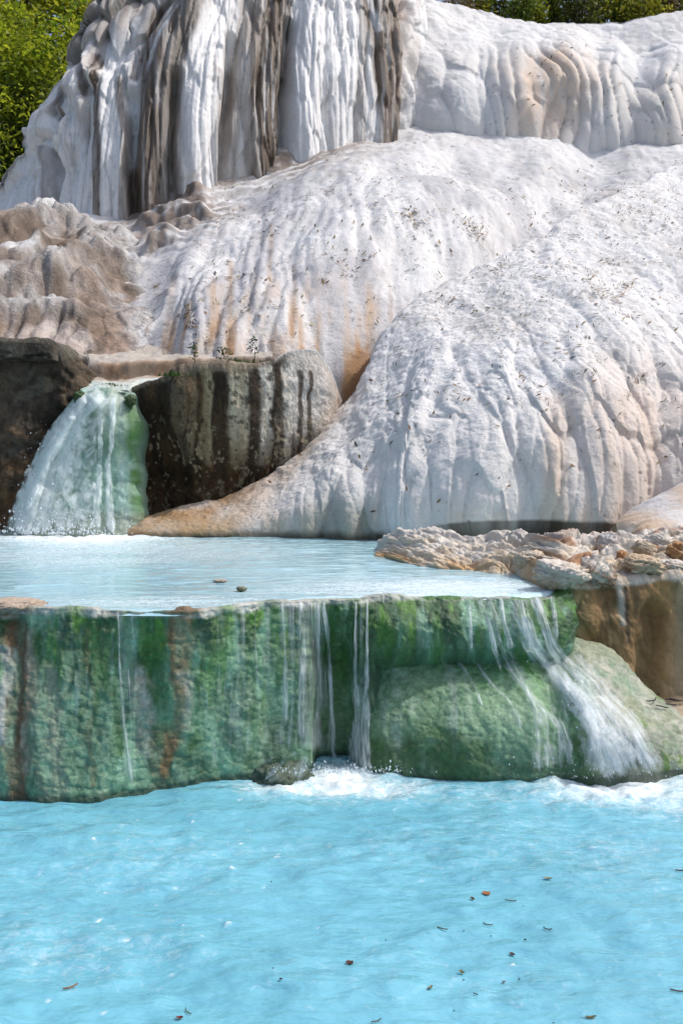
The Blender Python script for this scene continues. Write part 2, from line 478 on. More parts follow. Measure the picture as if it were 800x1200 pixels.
# ------------------------------------------------------------------ middle white slope
A_PX = [-260, 0, 80, 150, 220, 300, 380, 450, 600, 800, 1060]
A_LEDGES = [([(205, 216), (240, 207), (290, 199), (330, 194), (352, 190)], 14, 8, .30), ([(232, 200), (262, 192), (300, 184), (345, 178)], 11, 7, .28), ([(262, 184), (300, 174), (340, 166), (372, 164)], 9, 6, .26), ([(320, 166), (360, 158), (410, 150), (455, 146)], 9, 7, .26),
            ([(148, 246), (175, 238), (210, 233), (248, 236)], 13, 10, .30), ([(158, 262), (190, 254), (225, 250), (250, 252)], 10, 9, .28), ([(165, 280), (195, 270), (222, 266), (236, 268)], 10, 9, .26), ([(168, 296), (190, 286), (212, 283)], 10, 10, .22), ([(375, 166), (410, 160), (452, 157)], 8, 6, .2)]
def a_disp(s, t, px, py, tt):
    low = sstep(0.92, 0.25, tt)
    f, cr, _ = lobes(s, t, 0.62, 4.2, 11, 0.15, 0.5, 20)
    r1, _ = ribs(s, t, 0.24, 12, 1.2, 1.8)
    r2, _ = ribs(s, t, 0.09, 17, 1.4, 1.2)
    right = sstep(150, 240, px)
    rough = fbm(s * 6.0, t * 5.0, 24, 5, 0.62)
    patch = sstep(-0.35, 0.3, fbm(s * 0.6, t * 0.4, 25, 2))
    d = right * (0.26 * f * (0.2 + 0.8 * low) + 0.09 * r1 * low * patch + 0.025 * r2 * low + 0.040 * rough * (1.1 - 0.5 * low))
    d += 0.30 * fbm(s * 0.35, t * 0.30, 14, 3) * (0.4 + 0.6 * (1 - low)) + 0.035 * fbm(s * 2.2, t * 1.6, 15, 3) + 0.012 * fbm(s * 14, t * 14, 16, 3)
    # the swelling belly of the slope and its shoulder above the gully beside the dome
    d += 0.7 * np.exp(-((px - 480) / 120) ** 2 - ((py - 290) / 90) ** 2)
    d -= 0.35 * stroke(px, py, [(700, 190), (640, 255), (600, 310)], 26, .95)
    # shallow basin rims (steps) towards the upper left
    st = (blob(px, py, 300, 186, 140, 36, 0.5) + blob(px, py, 195, 246, 70, 45, 0.6)) * sstep(-0.5, 0.2, fbm(s * 0.8, t * 0.8, 198, 3))
    zz = t * 0.5 + 0.42 * fbm(s * 0.55, t * 0.35, 18, 3) + 0.12 * fbm(s * 2.6, t * 1.5, 10, 3)
    k = zz / 0.27; fr = k - np.floor(k)
    d += 0.4 * np.clip(st, 0, 1) * (0.22 * (sstep(0.0, 0.75, fr) - sstep(0.88, 1.0, fr)) + 0.06 * fbm(s * 3, t * 3, 19, 3))
    for pts, up_, dn_, a in A_LEDGES:
        d += a * ledge(px, py + 4 * fbm(s * 1.6, t * 0.8, 195, 3) + 1.5 * fbm(s * 6, t * 2, 194, 2), pts, up_, dn_)[0]
    fl, _, _ = lobes(s, t, 0.5, 1.6, 20, 0.5)
    return d + (1 - right) * (0.05 * fl - 0.30 * billow(s * 0.9, t * 0.6, 197, 4))
def a_paint(s, t, px, py, tt, P):
    n1 = fbm(s * 1.2, t * 1.2, 21, 4); n2 = fbm(s * 9, t * 0.9, 22, 4)
    c = mixc(np.broadcast_to(WHITE, P.shape), CREAM, np.clip(0.10 + 0.25 * n1, 0, 1))
    c = mixc(c, np.array([0.50, 0.495, 0.515]), np.clip(0.50 + 1.2 * fbm(s * 1.6, t * 0.6, 23, 4) + 0.5 * fbm(s * 11, t * 1.6, 199, 3), 0, .9) * sstep(1.0, 0.75, tt))  # grey grime, with the slope's bluish shade also put into the colour
    wx = px + 18 * n1; wy = py + 14 * n2
    # ochre foot
    foot = sstep(335, 405, wy + 14 * n2) * sstep(60, 110, px) * sstep(470, 395, px)
    c = mixc(c, np.array([0.52, 0.39, 0.28]), np.clip(foot * (0.30 + 1.1 * np.clip(n2 + 0.1, -0.2, 1)), 0, 0.8))
    c = mixc(c, ORANGE, np.clip(sstep(370, 420, wy) * sstep(0.0, 0.5, n2) * foot, 0, 1) * 0.7)
    c = mixc(c, BUFF, np.clip(stroke(wx, wy, [(410, 395), (402, 440)], 16) * (0.45 + 0.9 * n2), 0, 1))
    c = mixc(c, ORANGE, stroke(wx, wy, [(405, 430), (398, 455)], 13) * 0.8)
    # brown basin risers upper left, and the veil of brown over the left
    st = np.clip(blob(wx, wy, 300, 188, 135, 34, 0.5) + blob(wx, wy, 205, 245, 75, 45, 0.6) + blob(wx, wy, 395, 160, 60, 16, .5), 0, 1)
    zz = t * 0.5 + 0.42 * fbm(s * 0.55, t * 0.35, 18, 3) + 0.12 * fbm(s * 2.6, t * 1.5, 10, 3)
    k = zz / 0.27; fr = k - np.floor(k)
    c = mixc(c, TAUPE * 0.8, np.clip(st * sstep(0.25, 0.7, fr + 0.25 * n2) * (0.75 + 0.6 * n1), 0, 0.92))
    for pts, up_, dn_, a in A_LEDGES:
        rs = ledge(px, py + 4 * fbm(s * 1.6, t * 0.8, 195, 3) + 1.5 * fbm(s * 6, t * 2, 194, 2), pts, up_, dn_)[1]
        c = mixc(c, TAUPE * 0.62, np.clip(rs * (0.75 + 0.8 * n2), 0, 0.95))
    lf = sstep(190, 120, wx + 0.25 * (py - 330)) * sstep(255, 275, wy)
    c = mixc(c, TAUPE, np.clip(lf * (0.5 + 0.9 * n1), 0, 0.9))
    # ochre runnels
    for pts, w, a in (([(272, 320), (268, 410)], 2.6, .7), ([(252, 345), (247, 420)], 2.2, .5), ([(320, 285), (316, 350)], 2.4, .5), ([(205, 330), (195, 395)], 5, .4), ([(345, 330), (342, 400)], 2, .35)):
        c = mixc(c, BUFF * 0.75, stroke(px + 3 * n1, py, pts, w, 0.7) * a)
    gr = sstep(0.15, 0.6, fbm(s * 0.8, t * 0.5, 26, 4)) * sstep(0.0, 0.35, fbm(s * 4, t * 1.6, 27, 3))
    c = mixc(c, np.array([0.42, 0.39, 0.36]), 0.45 * gr)
    # dark crumbs caught in pits
    sp = fbm(s * 16, t * 16, 28, 3)
    c = mixc(c, GREYB * 0.7, 0.7 * sstep(0.50, 0.62, sp) * sstep(-0.1, 0.3, fbm(s * 1.5, t * 1.5, 29, 2)))
    return c
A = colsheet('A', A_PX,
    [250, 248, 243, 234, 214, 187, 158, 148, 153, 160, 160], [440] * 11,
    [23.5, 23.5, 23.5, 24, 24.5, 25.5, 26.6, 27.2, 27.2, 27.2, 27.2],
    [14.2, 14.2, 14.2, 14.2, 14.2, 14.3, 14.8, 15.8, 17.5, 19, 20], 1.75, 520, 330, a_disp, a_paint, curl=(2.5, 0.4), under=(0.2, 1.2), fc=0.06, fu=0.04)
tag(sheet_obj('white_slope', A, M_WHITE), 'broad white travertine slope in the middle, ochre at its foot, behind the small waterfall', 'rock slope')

# brown outcrop at the left of the slope
E_LEDGES = [([(-230, 300), (-20, 296), (40, 282), (75, 268), (112, 262), (158, 272)], 26, 16, .42), ([(-230, 372), (-10, 362), (40, 352), (75, 340), (92, 322), (130, 312), (172, 326)], 30, 18, .45),
            ([(55, 352), (85, 346), (112, 338), (150, 352)], 18, 14, .26), ([(-200, 330), (-10, 326), (30, 318), (62, 306)], 20, 14, .28), ([(92, 296), (120, 288), (150, 292), (170, 302)], 18, 12, .25), ([(-30, 395), (30, 388), (70, 380), (105, 384)], 18, 14, .22)]
def e_wob(s, t, py): return py + 9 * fbm(s * 0.9, t * 0.5, 35, 3) + 3 * fbm(s * 4, t * 1.5, 193, 3)
def e_lumps(s, t):
    r, _ = ribs(s, t, 0.30, 31, 1.4, 1.6)
    f2, _, _ = lobes(s, t, 0.34, 1.5, 32, 0.5, .6, 18)
    return 0.10 * r + 0.13 * f2 + 0.14 * fbm(s * 1.1, t * 0.6, 30, 3) + 0.05 * fbm(s * 4, t * 2, 33, 4)
def e_disp(s, t, px, py, tt):
    n = fbm(s * 0.8, t * 0.8, 35, 3); n5 = fbm(s * 3, t * 3, 133, 4)
    edge = sstep(205, 80, px + 26 * n + 22 * n5 + 0.10 * np.abs(py - 320)) * sstep(246, 280, py + 14 * n + 10 * n5)
    d = -0.22 + edge * 0.30 + e_lumps(s, t) * edge
    for pts, up_, dn_, a in E_LEDGES:
        d += a * ledge(px, e_wob(s, t, py), pts, up_, dn_)[0] * edge
    return d
def e_paint(s, t, px, py, tt, P):
    n1 = fbm(s * 1.3, t * 0.9, 36, 4); n2 = fbm(s * 5, t * 2.0, 37, 4)
    f = 0.9 + 0 * s
    c = mixc(np.broadcast_to(TAUPE * 0.95, P.shape), BROWN * 1.35, np.clip(0.35 + 0.9 * n2, 0, 1))
    c = mixc(c, np.array([0.42, 0.33, 0.27]), np.clip(0.7 * n1, 0, 1))
    c = mixc(c, WHITE * 0.85, np.clip(1.3 * sstep(0.12, 0.55, fbm(s * 1.1 + 4, t * 0.7, 38, 4) + 0.25 * (0.9 - f)), 0, 0.8))
    c = mixc(c, np.array([0.48, 0.33, 0.24]), sstep(360, 420, py) * 0.5)
    c = mixc(c, BROWN * 0.8, np.clip(sstep(0.1, 0.45, fbm(s * 3.5, t * 1.2, 139, 4)) * .8, 0, 1))
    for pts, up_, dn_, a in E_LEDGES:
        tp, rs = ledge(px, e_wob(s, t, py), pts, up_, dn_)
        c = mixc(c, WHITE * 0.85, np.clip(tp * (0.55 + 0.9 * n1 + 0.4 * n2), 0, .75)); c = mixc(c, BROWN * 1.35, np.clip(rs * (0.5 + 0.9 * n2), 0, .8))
    c = mixc(c, WHITE * 0.92, sstep(125, 195, px + 44 * n1 + 14 * n2) * 0.92)
    c = mixc(c, WHITE * 0.95, sstep(280, 255, py + 14 * n1) * 0.8)
    c = c * (1 + 0.45 * np.clip(fbm(s * 12, t * 7, 196, 4), -.8, .8))[..., None]
    return c
E = colsheet('E', [-260, 0, 60, 120, 190], [246, 246, 248, 246, 236], [438] * 5, [23.3, 23.3, 23.3, 23.5, 24], [14.1, 14.1, 14.1, 14.1, 14.1], 1.75, 230, 230, e_disp, e_paint,
    curl=(1.5, 0.5), under=(0.2, 1.0), fc=0.05, fu=0.04)
tag(sheet_obj('brown_outcrop', E, M_ROCK), 'lumpy taupe-brown stained outcrop at the left of the white slope, above the concrete wall', 'rock outcrop')

# ------------------------------------------------------------------ upper left dark-streaked cliff
def b_disp(s, t, px, py, tt):
    f, cr, _ = lobes(s, t, 0.62, 3.6, 41, 0.25, 0.45, 24)
    f1, cr1, _ = lobes(s, t, 0.48, 1.5, 40, 1.0, 0.5, 24)
    f3, _, _ = lobes(s, t, 0.26, 1.6, 49, 0.8, 0.5, 24)
    r1, _ = ribs(s, t, 0.27, 42, 1.1, 3.0)
    r2, _ = ribs(s, t, 0.10, 43, 1.2, 2.0)
    cap = sstep(105, 50, py + 0.25 * (px - 90)) * sstep(260, 190, px)
    lf = sstep(140, 40, px)
    d = -0.42 - 0.30 * lf + 0.34 * f * (1 - 0.6 * cap) + 0.34 * f1 * cap + 0.10 * f3 * (1 - cap) + 0.13 * r1 * (1 - cap) + 0.035 * r2 * (1 - cap)
    d += 0.15 * fbm(s * 0.5, t * 0.25, 44, 2) + 0.012 * fbm(s * 7, t * 4, 45, 3)
    d += 0.30 * f1 * np.clip(blob(px, py, 50, 150, 30, 30, .5) + blob(px, py, 95, 100, 25, 30, .5), 0, 1)
    # great curtains: proud tongues and the hollows between them
    for pts, w, a in (([(262, -20), (240, 40), (232, 100), (222, 190)], 24, 0.6), ([(395, -20), (390, 60), (378, 140)], 32, 0.6), ([(320, -10), (308, 60), (300, 150)], 22, 0.4),
                      ([(225, 0), (200, 60), (178, 130), (168, 210)], 18, 0.6), ([(440, -10), (445, 60), (440, 130)], 20, 0.35),
                      ([(355, 10), (350, 140)], 12, 0.35), ([(120, 100), (122, 215)], 12, .3), ([(146, 90), (146, 215)], 10, .3)):
        d += a * stroke(px, py, pts + [(pts[-1][0], pts[-1][1] + 110)] * (pts[-1][1] > 125), w, 0.9)
    for pts, w, a in (([(160, 120), (158, 215)], 6, 0.45), ([(268, 60), (258, 170)], 6, 0.4), ([(335, 40), (328, 150)], 6, 0.4), ([(62, 130), (52, 215)], 6, 0.4), ([(470, 10), (468, 135)], 6, 0.3), ([(205, 110), (200, 205)], 5, .35)):
        d -= a * stroke(px + 4 * fbm(s, t, 46, 2), py, pts + [(pts[-1][0], pts[-1][1] + 110)] * (pts[-1][1] > 125), w, 0.9)
    return d
def b_paint(s, t, px, py, tt, P):
    n1 = fbm(s * 1.0, t * 0.35, 51, 4); n2 = fbm(s * 5, t * 0.5, 52, 4); n3 = fbm(s * 14, t * 0.9, 53, 3)
    wx = px + 6 * n1 + 3 * n2; wy = py + 10 * n1
    c = mixc(np.broadcast_to(WHITE, P.shape), np.array([0.62, 0.57, 0.52]), np.clip(0.25 + 0.8 * n2, 0, 1) * 0.5)
    f, cr, rid = lobes(s, t, 0.62, 2.6, 41, 0.30, 0.45)
    c = mixc(c, GREYB * 1.3, 0.55 * sstep(0.62, 0.85, rid) * sstep(-0.3, 0.3, n2))
    G2 = GREYB
    # grey-brown cap of the upper left
    cap = sstep(70, 30, wy + 0.22 * (px - 60) - 10) * sstep(255, 190, wx)
    c = mixc(c, GREYB * 1.25, cap * (0.75 + 0.35 * n3))
    for pts, w, col, a in (
        ([(245, -10), (215, 45), (182, 110), (170, 215)], 17, (0.125, 0.095, 0.072), 1.0),
        ([(225, 20), (205, 90), (196, 150), (190, 205)], 10, GREYB * 0.9, .9),
        ([(185, 20), (170, 60), (160, 95)], 10, BROWN, .8),
        ([(112, 62), (115, 110), (118, 190)], 6, BROWN, .85), ([(72, 70), (62, 100), (62, 130)], 9, GREYB, .8),
        ([(315, 5), (308, 45), (305, 80), (300, 160)], 19, BROWN * .9, 1.0), ([(330, 15), (325, 80), (322, 150)], 9, DBROWN * 1.4, .85),
        ([(290, 40), (276, 90), (262, 180)], 13, GREYB * 1.1, .75), ([(420, 10), (418, 60), (414, 140)], 7, GREYB, .6),
        ([(432, 0), (440, 40), (448, 85), (452, 140)], 17, BROWN, .92), ([(455, -10), (462, 30), (464, 90), (462, 140)], 10, BROWN * 1.2, .8),
        ([(380, 110), (378, 150)], 8, GREYB * 1.5, .55), ([(250, 110), (248, 185)], 8, GREYB * 1.4, .6), ([(205, 120), (205, 205)], 5, BROWN, .55),
        ([(140, 100), (146, 150), (150, 215)], 4, BROWN * 1.2, .6), ([(92, 70), (100, 110)], 4, BROWN, .6), ([(48, 175), (46, 215)], 5, BROWN, .6)):
        c = mixc(c, col, np.clip(stroke(wx, wy, pts + [(pts[-1][0], pts[-1][1] + 110)] * (pts[-1][1] > 135), w, 0.32) * a * (0.95 + 0.7 * n3), 0, 1))
    # clean white tongues
    for pts, w, a in (([(272, -10), (248, 40), (232, 100), (224, 205)], 14, 1.0), ([(360, -10), (352, 60), (345, 150)], 13, .85), ([(398, -10), (395, 60), (388, 130)], 14, .8),
                      ([(240, 90), (238, 200)], 6, .7), ([(428, 20), (436, 50)], 3, .7), ([(405, 40), (402, 140)], 5, .6), ([(130, 60), (134, 200)], 7, .6), ([(24, 120), (20, 230)], 13, .85), ([(160, 20), (150, 60), (150, 95)], 5, .7)):
        c = mixc(c, WHITE * 1.02, np.clip(stroke(wx, wy, pts + [(pts[-1][0], pts[-1][1] + 110)] * (pts[-1][1] > 125), w, 0.5) * a * (0.95 + 0.5 * n3), 0, 1))
    c = mixc(c, np.array([0.50, 0.36, 0.29]), stroke(wx, wy, [(462, -10), (468, 12)], 10) * .6)
    return c
B = colsheet('B', [-60, -20, 0, 20, 35, 45, 60, 80, 100, 130, 200, 300, 400, 470, 492],
    [226, 210, 190, 162, 134, 106, 66, 34, 8, -32, -70, -80, -60, -30, -10],
    [292, 288, 284, 282, 280, 278, 276, 272, 268, 262, 250, 212, 190, 178, 172],
    [27.0, 26.0, 25.5, 25.3, 25.2, 25.2, 25.2, 25.3, 25.5, 25.9, 26.6, 27.4, 28.0, 28.4, 29.0],
    [25.8, 24.8, 24.3, 23.9, 23.6, 23.4, 23.2, 23.0, 22.9, 22.9, 23.1, 24.2, 25.3, 26.2, 27.2], 1.9, 460, 350, b_disp, b_paint, curl=(4.0, 0.3), under=(0.3, 0.6), fc=0.08, fu=0.04)
tag(sheet_obj('streaked_cliff', B, M_CLIFF), 'tall draped cliff with grey-brown and white streaks at the top left', 'cliff')

# ------------------------------------------------------------------ upper right pale cliff
def c_disp(s, t, px, py, tt):
    f, cr, _ = lobes(s, t, 0.75, 1.7, 61, 0.4, 0.45, 18)
    f2, _, _ = lobes(s, t, 0.30, 0.6, 62, 0.35)
    r1, _ = ribs(s, t, 0.40, 63, 1.0, 2.2)
    dr = sstep(520, 600, px) * sstep(0.80, 0.5, tt)
    low = sstep(0.9, 0.3, tt)
    d = -0.17 + 0.22 * f * (0.3 + 0.7 * low) + 0.035 * f2 * (1 - 0.6 * dr) + 0.15 * r1 * dr + 0.25 * fbm(s * 0.3, t * 0.3, 64, 2) + 0.035 * fbm(s * 5, t * 4.5, 67, 5, 0.6) * (1 - 0.6 * dr)
    for pts, w, a in (([(670, 65), (668, 105)], 24, .5), ([(615, 70), (606, 120)], 30, .4), ([(720, 70), (700, 150)], 18, .35), ([(790, 70), (770, 150)], 20, .4), ([(500, 40), (490, 130)], 22, .25), ([(545, 60), (530, 140)], 22, .25)):
        d += a * stroke(px, py, pts, w, 0.9)
    return d - 0.07 * stroke(px, py + 6 * fbm(s * 2, t, 66, 2), [(600, 124), (690, 122)], 5, 0.9)
def c_paint(s, t, px, py, tt, P):
    n1 = fbm(s * 0.9, t * 0.9, 71, 4); n2 = fbm(s * 5, t * 1.0, 72, 4)
    c = mixc(np.broadcast_to(WHITE, P.shape), CREAM, np.clip(0.12 + 0.3 * n1, 0, 1))
    wx = px + 10 * n1; wy = py + 8 * n2
    c = mixc(c, np.array([0.70, 0.52, 0.38]), np.clip(blob(wx, wy, 645, 108, 58, 32, .6) * (0.55 + 0.5 * n2), 0, .8))
    c = mixc(c, np.array([0.70, 0.54, 0.42]), np.clip(blob(wx, wy, 640, 150, 40, 22, .7) * (0.6 + 0.4 * n2), 0, .8))
    c = mixc(c, CREAM * 0.95, np.clip(blob(wx, wy, 780, 130, 60, 30, .7) * .6, 0, 1))
    c = mixc(c, BROWN, stroke(wx, wy, [(472, 60), (472, 140)], 4, .8) * .6)
    sp = fbm(s * 12, t * 12, 73, 3)
    c = mixc(c, GREYB, 0.55 * sstep(0.52, 0.66, sp) * sstep(0, 0.4, fbm(s, t, 74, 2)))
    return c
Cc = colsheet('C', [462, 480, 500, 560, 640, 700, 760, 800, 1060], [-2, 2, -2, 9, 20, 19, 13, 9, -10], [158, 165, 168, 170, 172, 180, 178, 176, 170],
    [29.5, 29.8, 30, 30, 30, 30, 30, 30, 30], [27.2, 26.9, 26.7, 26.5, 26.5, 26.5, 26.5, 26.5, 26.5], 2.0, 330, 190, c_disp, c_paint, curl=(3.0, 0.4), under=(0.3, 0.6), fc=0.06, fu=0.03)
tag(sheet_obj('white_cliff', Cc, M_WHITE), 'bright white cliff of rounded lobes with peach stains at the top right, under the hedge', 'cliff')

# ------------------------------------------------------------------ great white dome on the right
D_PX = [150, 165, 210, 260, 290, 315, 340, 380, 400, 440, 480, 530, 580, 620, 650, 700, 750, 800, 1060]
D_SIL = [617, 607, 595, 583, 570, 556, 535, 482, 456, 402, 367, 337, 312, 286, 264, 242, 217, 192, 150]
D_BASE = [629, 629, 629, 629, 629, 629, 629, 629, 629, 629, 629, 614, 610, 610, 611, 613, 618, 620, 625]
D_YS = [12.25, 12.35, 12.45, 12.55, 12.65, 12.8, 13.0, 13.5, 13.8, 14.4, 15.0, 15.8, 16.6, 17.3, 18.0, 19.2, 20.8, 22.6, 25]
D_YB = [11.8, 11.75, 11.7, 11.7, 11.7, 11.7, 11.65, 11.6, 11.55, 11.5, 11.4, 11.2, 11.1, 11.1, 11.1, 11.1, 11.1, 11.1, 11.1]
def d_disp(s, t, px, py, tt):
    low = sstep(0.80, 0.15, tt)
    big = sstep(290, 420, px)
    f, cr, _ = lobes(s, t, 0.66, 3.6, 81, 0.2, 0.5, 20)
    f1, cr1, _ = lobes(s, t, 0.30, 0.95, 82, 0.5, 0.5, 26)
    f2, _, _ = lobes(s, t, 0.13, 0.17, 83, 0.35)
    r1, _ = ribs(s, t, 0.20, 89, 1.6, 1.6)
    d = big * (0.30 * f * (0.2 + 0.8 * low) + 0.10 * f1 * (0.15 + 0.85 * low) + 0.045 * r1 * low - 0.12 * billow(s * 1.3, t * 0.7, 189, 4) * (0.4 + 0.6 * low)) + (0.2 + 0.5 * big) * 0.022 * f2 * sstep(-0.2, 0.3, fbm(s * 1.2, t * 1.0, 97, 2))
    d += 0.30 * fbm(s * 0.30, t * 0.22, 84, 2) * big + 0.05 * fbm(s * 1.5, t * 1.1, 85, 3) * big + 0.032 * fbm(s * 6, t * 5.5, 86, 5, 0.62) * (1.2 - 0.8 * low) + 0.008 * fbm(s * 16, t * 14, 87, 3)
    for pts, w, a in (([(475, 400), (465, 500), (450, 600)], 40, .16), ([(520, 430), (490, 540), (480, 610)], 30, .20), ([(590, 420), (575, 520), (565, 600)], 45, .20), ([(700, 400), (680, 520), (665, 605)], 50, .16)):
        d += a * stroke(px, py, pts, w, .95)
    for pts, w, a in (([(532, 430), (524, 470), (514, 530), (500, 580)], 7, .10), ([(655, 410), (648, 475), (636, 520)], 9, .12), ([(480, 440), (474, 530), (465, 600)], 6, .06), ([(640, 270), (630, 300)], 9, .15)):
        d -= a * stroke(px + 16 * fbm(s * 1.6, t * 1.6, 88, 3), py, pts, w, .95) * (0.6 + 0.8 * fbm(s, t * 1.5, 98, 2))
    return d
def d_paint(s, t, px, py, tt, P):
    n1 = fbm(s * 0.9, t * 0.7, 91, 4); n2 = fbm(s * 6, t * 0.9, 92, 4); n3 = fbm(s * 3, t * 3, 93, 4)
    wx = px + 14 * n1; wy = py + 10 * n2
    c = mixc(np.broadcast_to(WHITE, P.shape), CREAM, np.clip(0.12 + 0.30 * n1, 0, 1))
    c = mixc(c, np.array([0.66, 0.63, 0.58]), sstep(440, 540, py) * np.clip(0.35 + 0.4 * n3, 0, 1) * 0.6)
    # blush of ochre on the right shoulder and in the lower hollows
    c = mixc(c, np.array([0.70, 0.52, 0.40]), np.clip(blob(wx, wy, 740, 540, 70, 85, .7) * (0.45 + 0.5 * n2), 0, .7))
    c = mixc(c, np.array([0.66, 0.50, 0.36]), np.clip(stroke(wx, wy, [(655, 500), (640, 600)], 14, .8) * (0.35 + 0.5 * n2), 0, .6))
    c = mixc(c, np.array([0.68, 0.55, 0.42]), np.clip(sstep(585, 615, py) * sstep(480, 560, px) * (0.5 + 0.5 * n2), 0, .6))
    # orange skirt beside the waterfall
    sk = sstep(330, 235, px - 0.55 * (629 - py) + 16 * n3)
    c = mixc(c, np.array([0.40, 0.24, 0.12]), sk * np.clip(0.8 + 0.5 * n3, 0, 1))
    c = mixc(c, BROWN, sk * sstep(0.1, 0.5, n2) * 0.6)
    c = mixc(c, np.array([0.55, 0.38, 0.22]), np.clip(sstep(350, 270, px) * 0.55 * (0.6 + n2), 0, .7) * (1 - sk))
    c = mixc(c, np.array([0.50, 0.36, 0.20]), np.clip(sstep(588, 622, py - 12 * n2) * sstep(470, 420, px) * (0.5 + 0.7 * n2), 0, .85))
    # grey-green wet band where the pool laps the foot
    wet = sstep(560, 618, py - 16 * n2) * sstep(330, 380, px) * sstep(480, 430, px)
    c = mixc(c, np.array([0.36, 0.37, 0.32]), wet * 0.8)
    c = mixc(c, np.array([0.12, 0.09, 0.05]), sstep(620, 628, py - 3 * n2) * sstep(480, 470, px) * .8)
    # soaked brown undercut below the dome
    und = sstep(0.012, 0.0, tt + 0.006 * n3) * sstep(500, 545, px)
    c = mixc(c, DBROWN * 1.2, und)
    c = mixc(c, BUFF * 0.8, stroke(wx, wy, [(392, 475), (330, 560)], 7, .8) * .35)
    sp = fbm(s * 18, t * 18, 94, 3)
    c = mixc(c, GREYB * 0.6, 0.75 * sstep(0.54, 0.64, sp) * sstep(-0.05, 0.35, fbm(s * 1.3, t * 1.3, 95, 3) + 0.3 * tt))
    c = mixc(c, np.array([0.45, 0.42, 0.38]), 0.30 * sstep(0.15, 0.6, fbm(s * 2.2, t * 1.6, 96, 4)))
    return c
D = colsheet('D', D_PX, D_SIL, D_BASE, D_YS, D_YB, 2.1, 620, 470, d_disp, d_paint, curl=(1.6, 1.0), under=(0.8, 0.35), fc=0.06, fu=0.04)
tag(sheet_obj('white_dome', D, M_WHITE), 'huge smooth white travertine dome filling the right side above the pool', 'rock dome')

# ------------------------------------------------------------------ ledge above the small waterfall
def l_disp(s, t, px, py, tt):
    return 0.05 * fbm(s * 2, t * 3, 101, 4) + 0.03 * fbm(s * 7, t * 7, 102, 3) + 0.16 * sstep(0.52, 0.68, tt + 0.1 * fbm(s * 2, t * 0, 103, 3))
def l_paint(s, t, px, py, tt, P):
    n = fbm(s * 5, t * 5, 104, 4)
    c = mixc(np.broadcast_to(np.array([0.42, 0.36, 0.30]), P.shape), ORANGE, np.clip(0.35 + n, 0, 1))
    c = mixc(c, np.array([0.50, 0.47, 0.42]), sstep(0.62, 0.72, tt) * np.clip(0.7 + 0.6 * n, 0, 1))
    c = mixc(c, DBROWN * 1.6, sstep(0.42, 0.50, tt) * sstep(0.68, 0.58, tt) * 0.85)
    c = mixc(c, np.array([0.55, 0.60, 0.55]), sstep(0.4, 0.25, tt))
    return c
L = colsheet('L', [60, 96, 105, 150, 165, 220, 320], [427, 427, 427, 428, 428, 428, 425], [434, 441, 457, 457, 453, 446, 440], [14.4] * 7, [13.8, 13.3, 12.55, 12.45, 12.7, 13.0, 13.2], 1.0, 150, 70, l_disp, l_paint, curl=(0.6, -0.2), under=(0.3, 0.25), fc=0.1, fu=0.1)
tag(sheet_obj('ochre_ledge', L, M_BANK), 'narrow flat ochre ledge at the slope foot feeding the small waterfall', 'rock ledge')

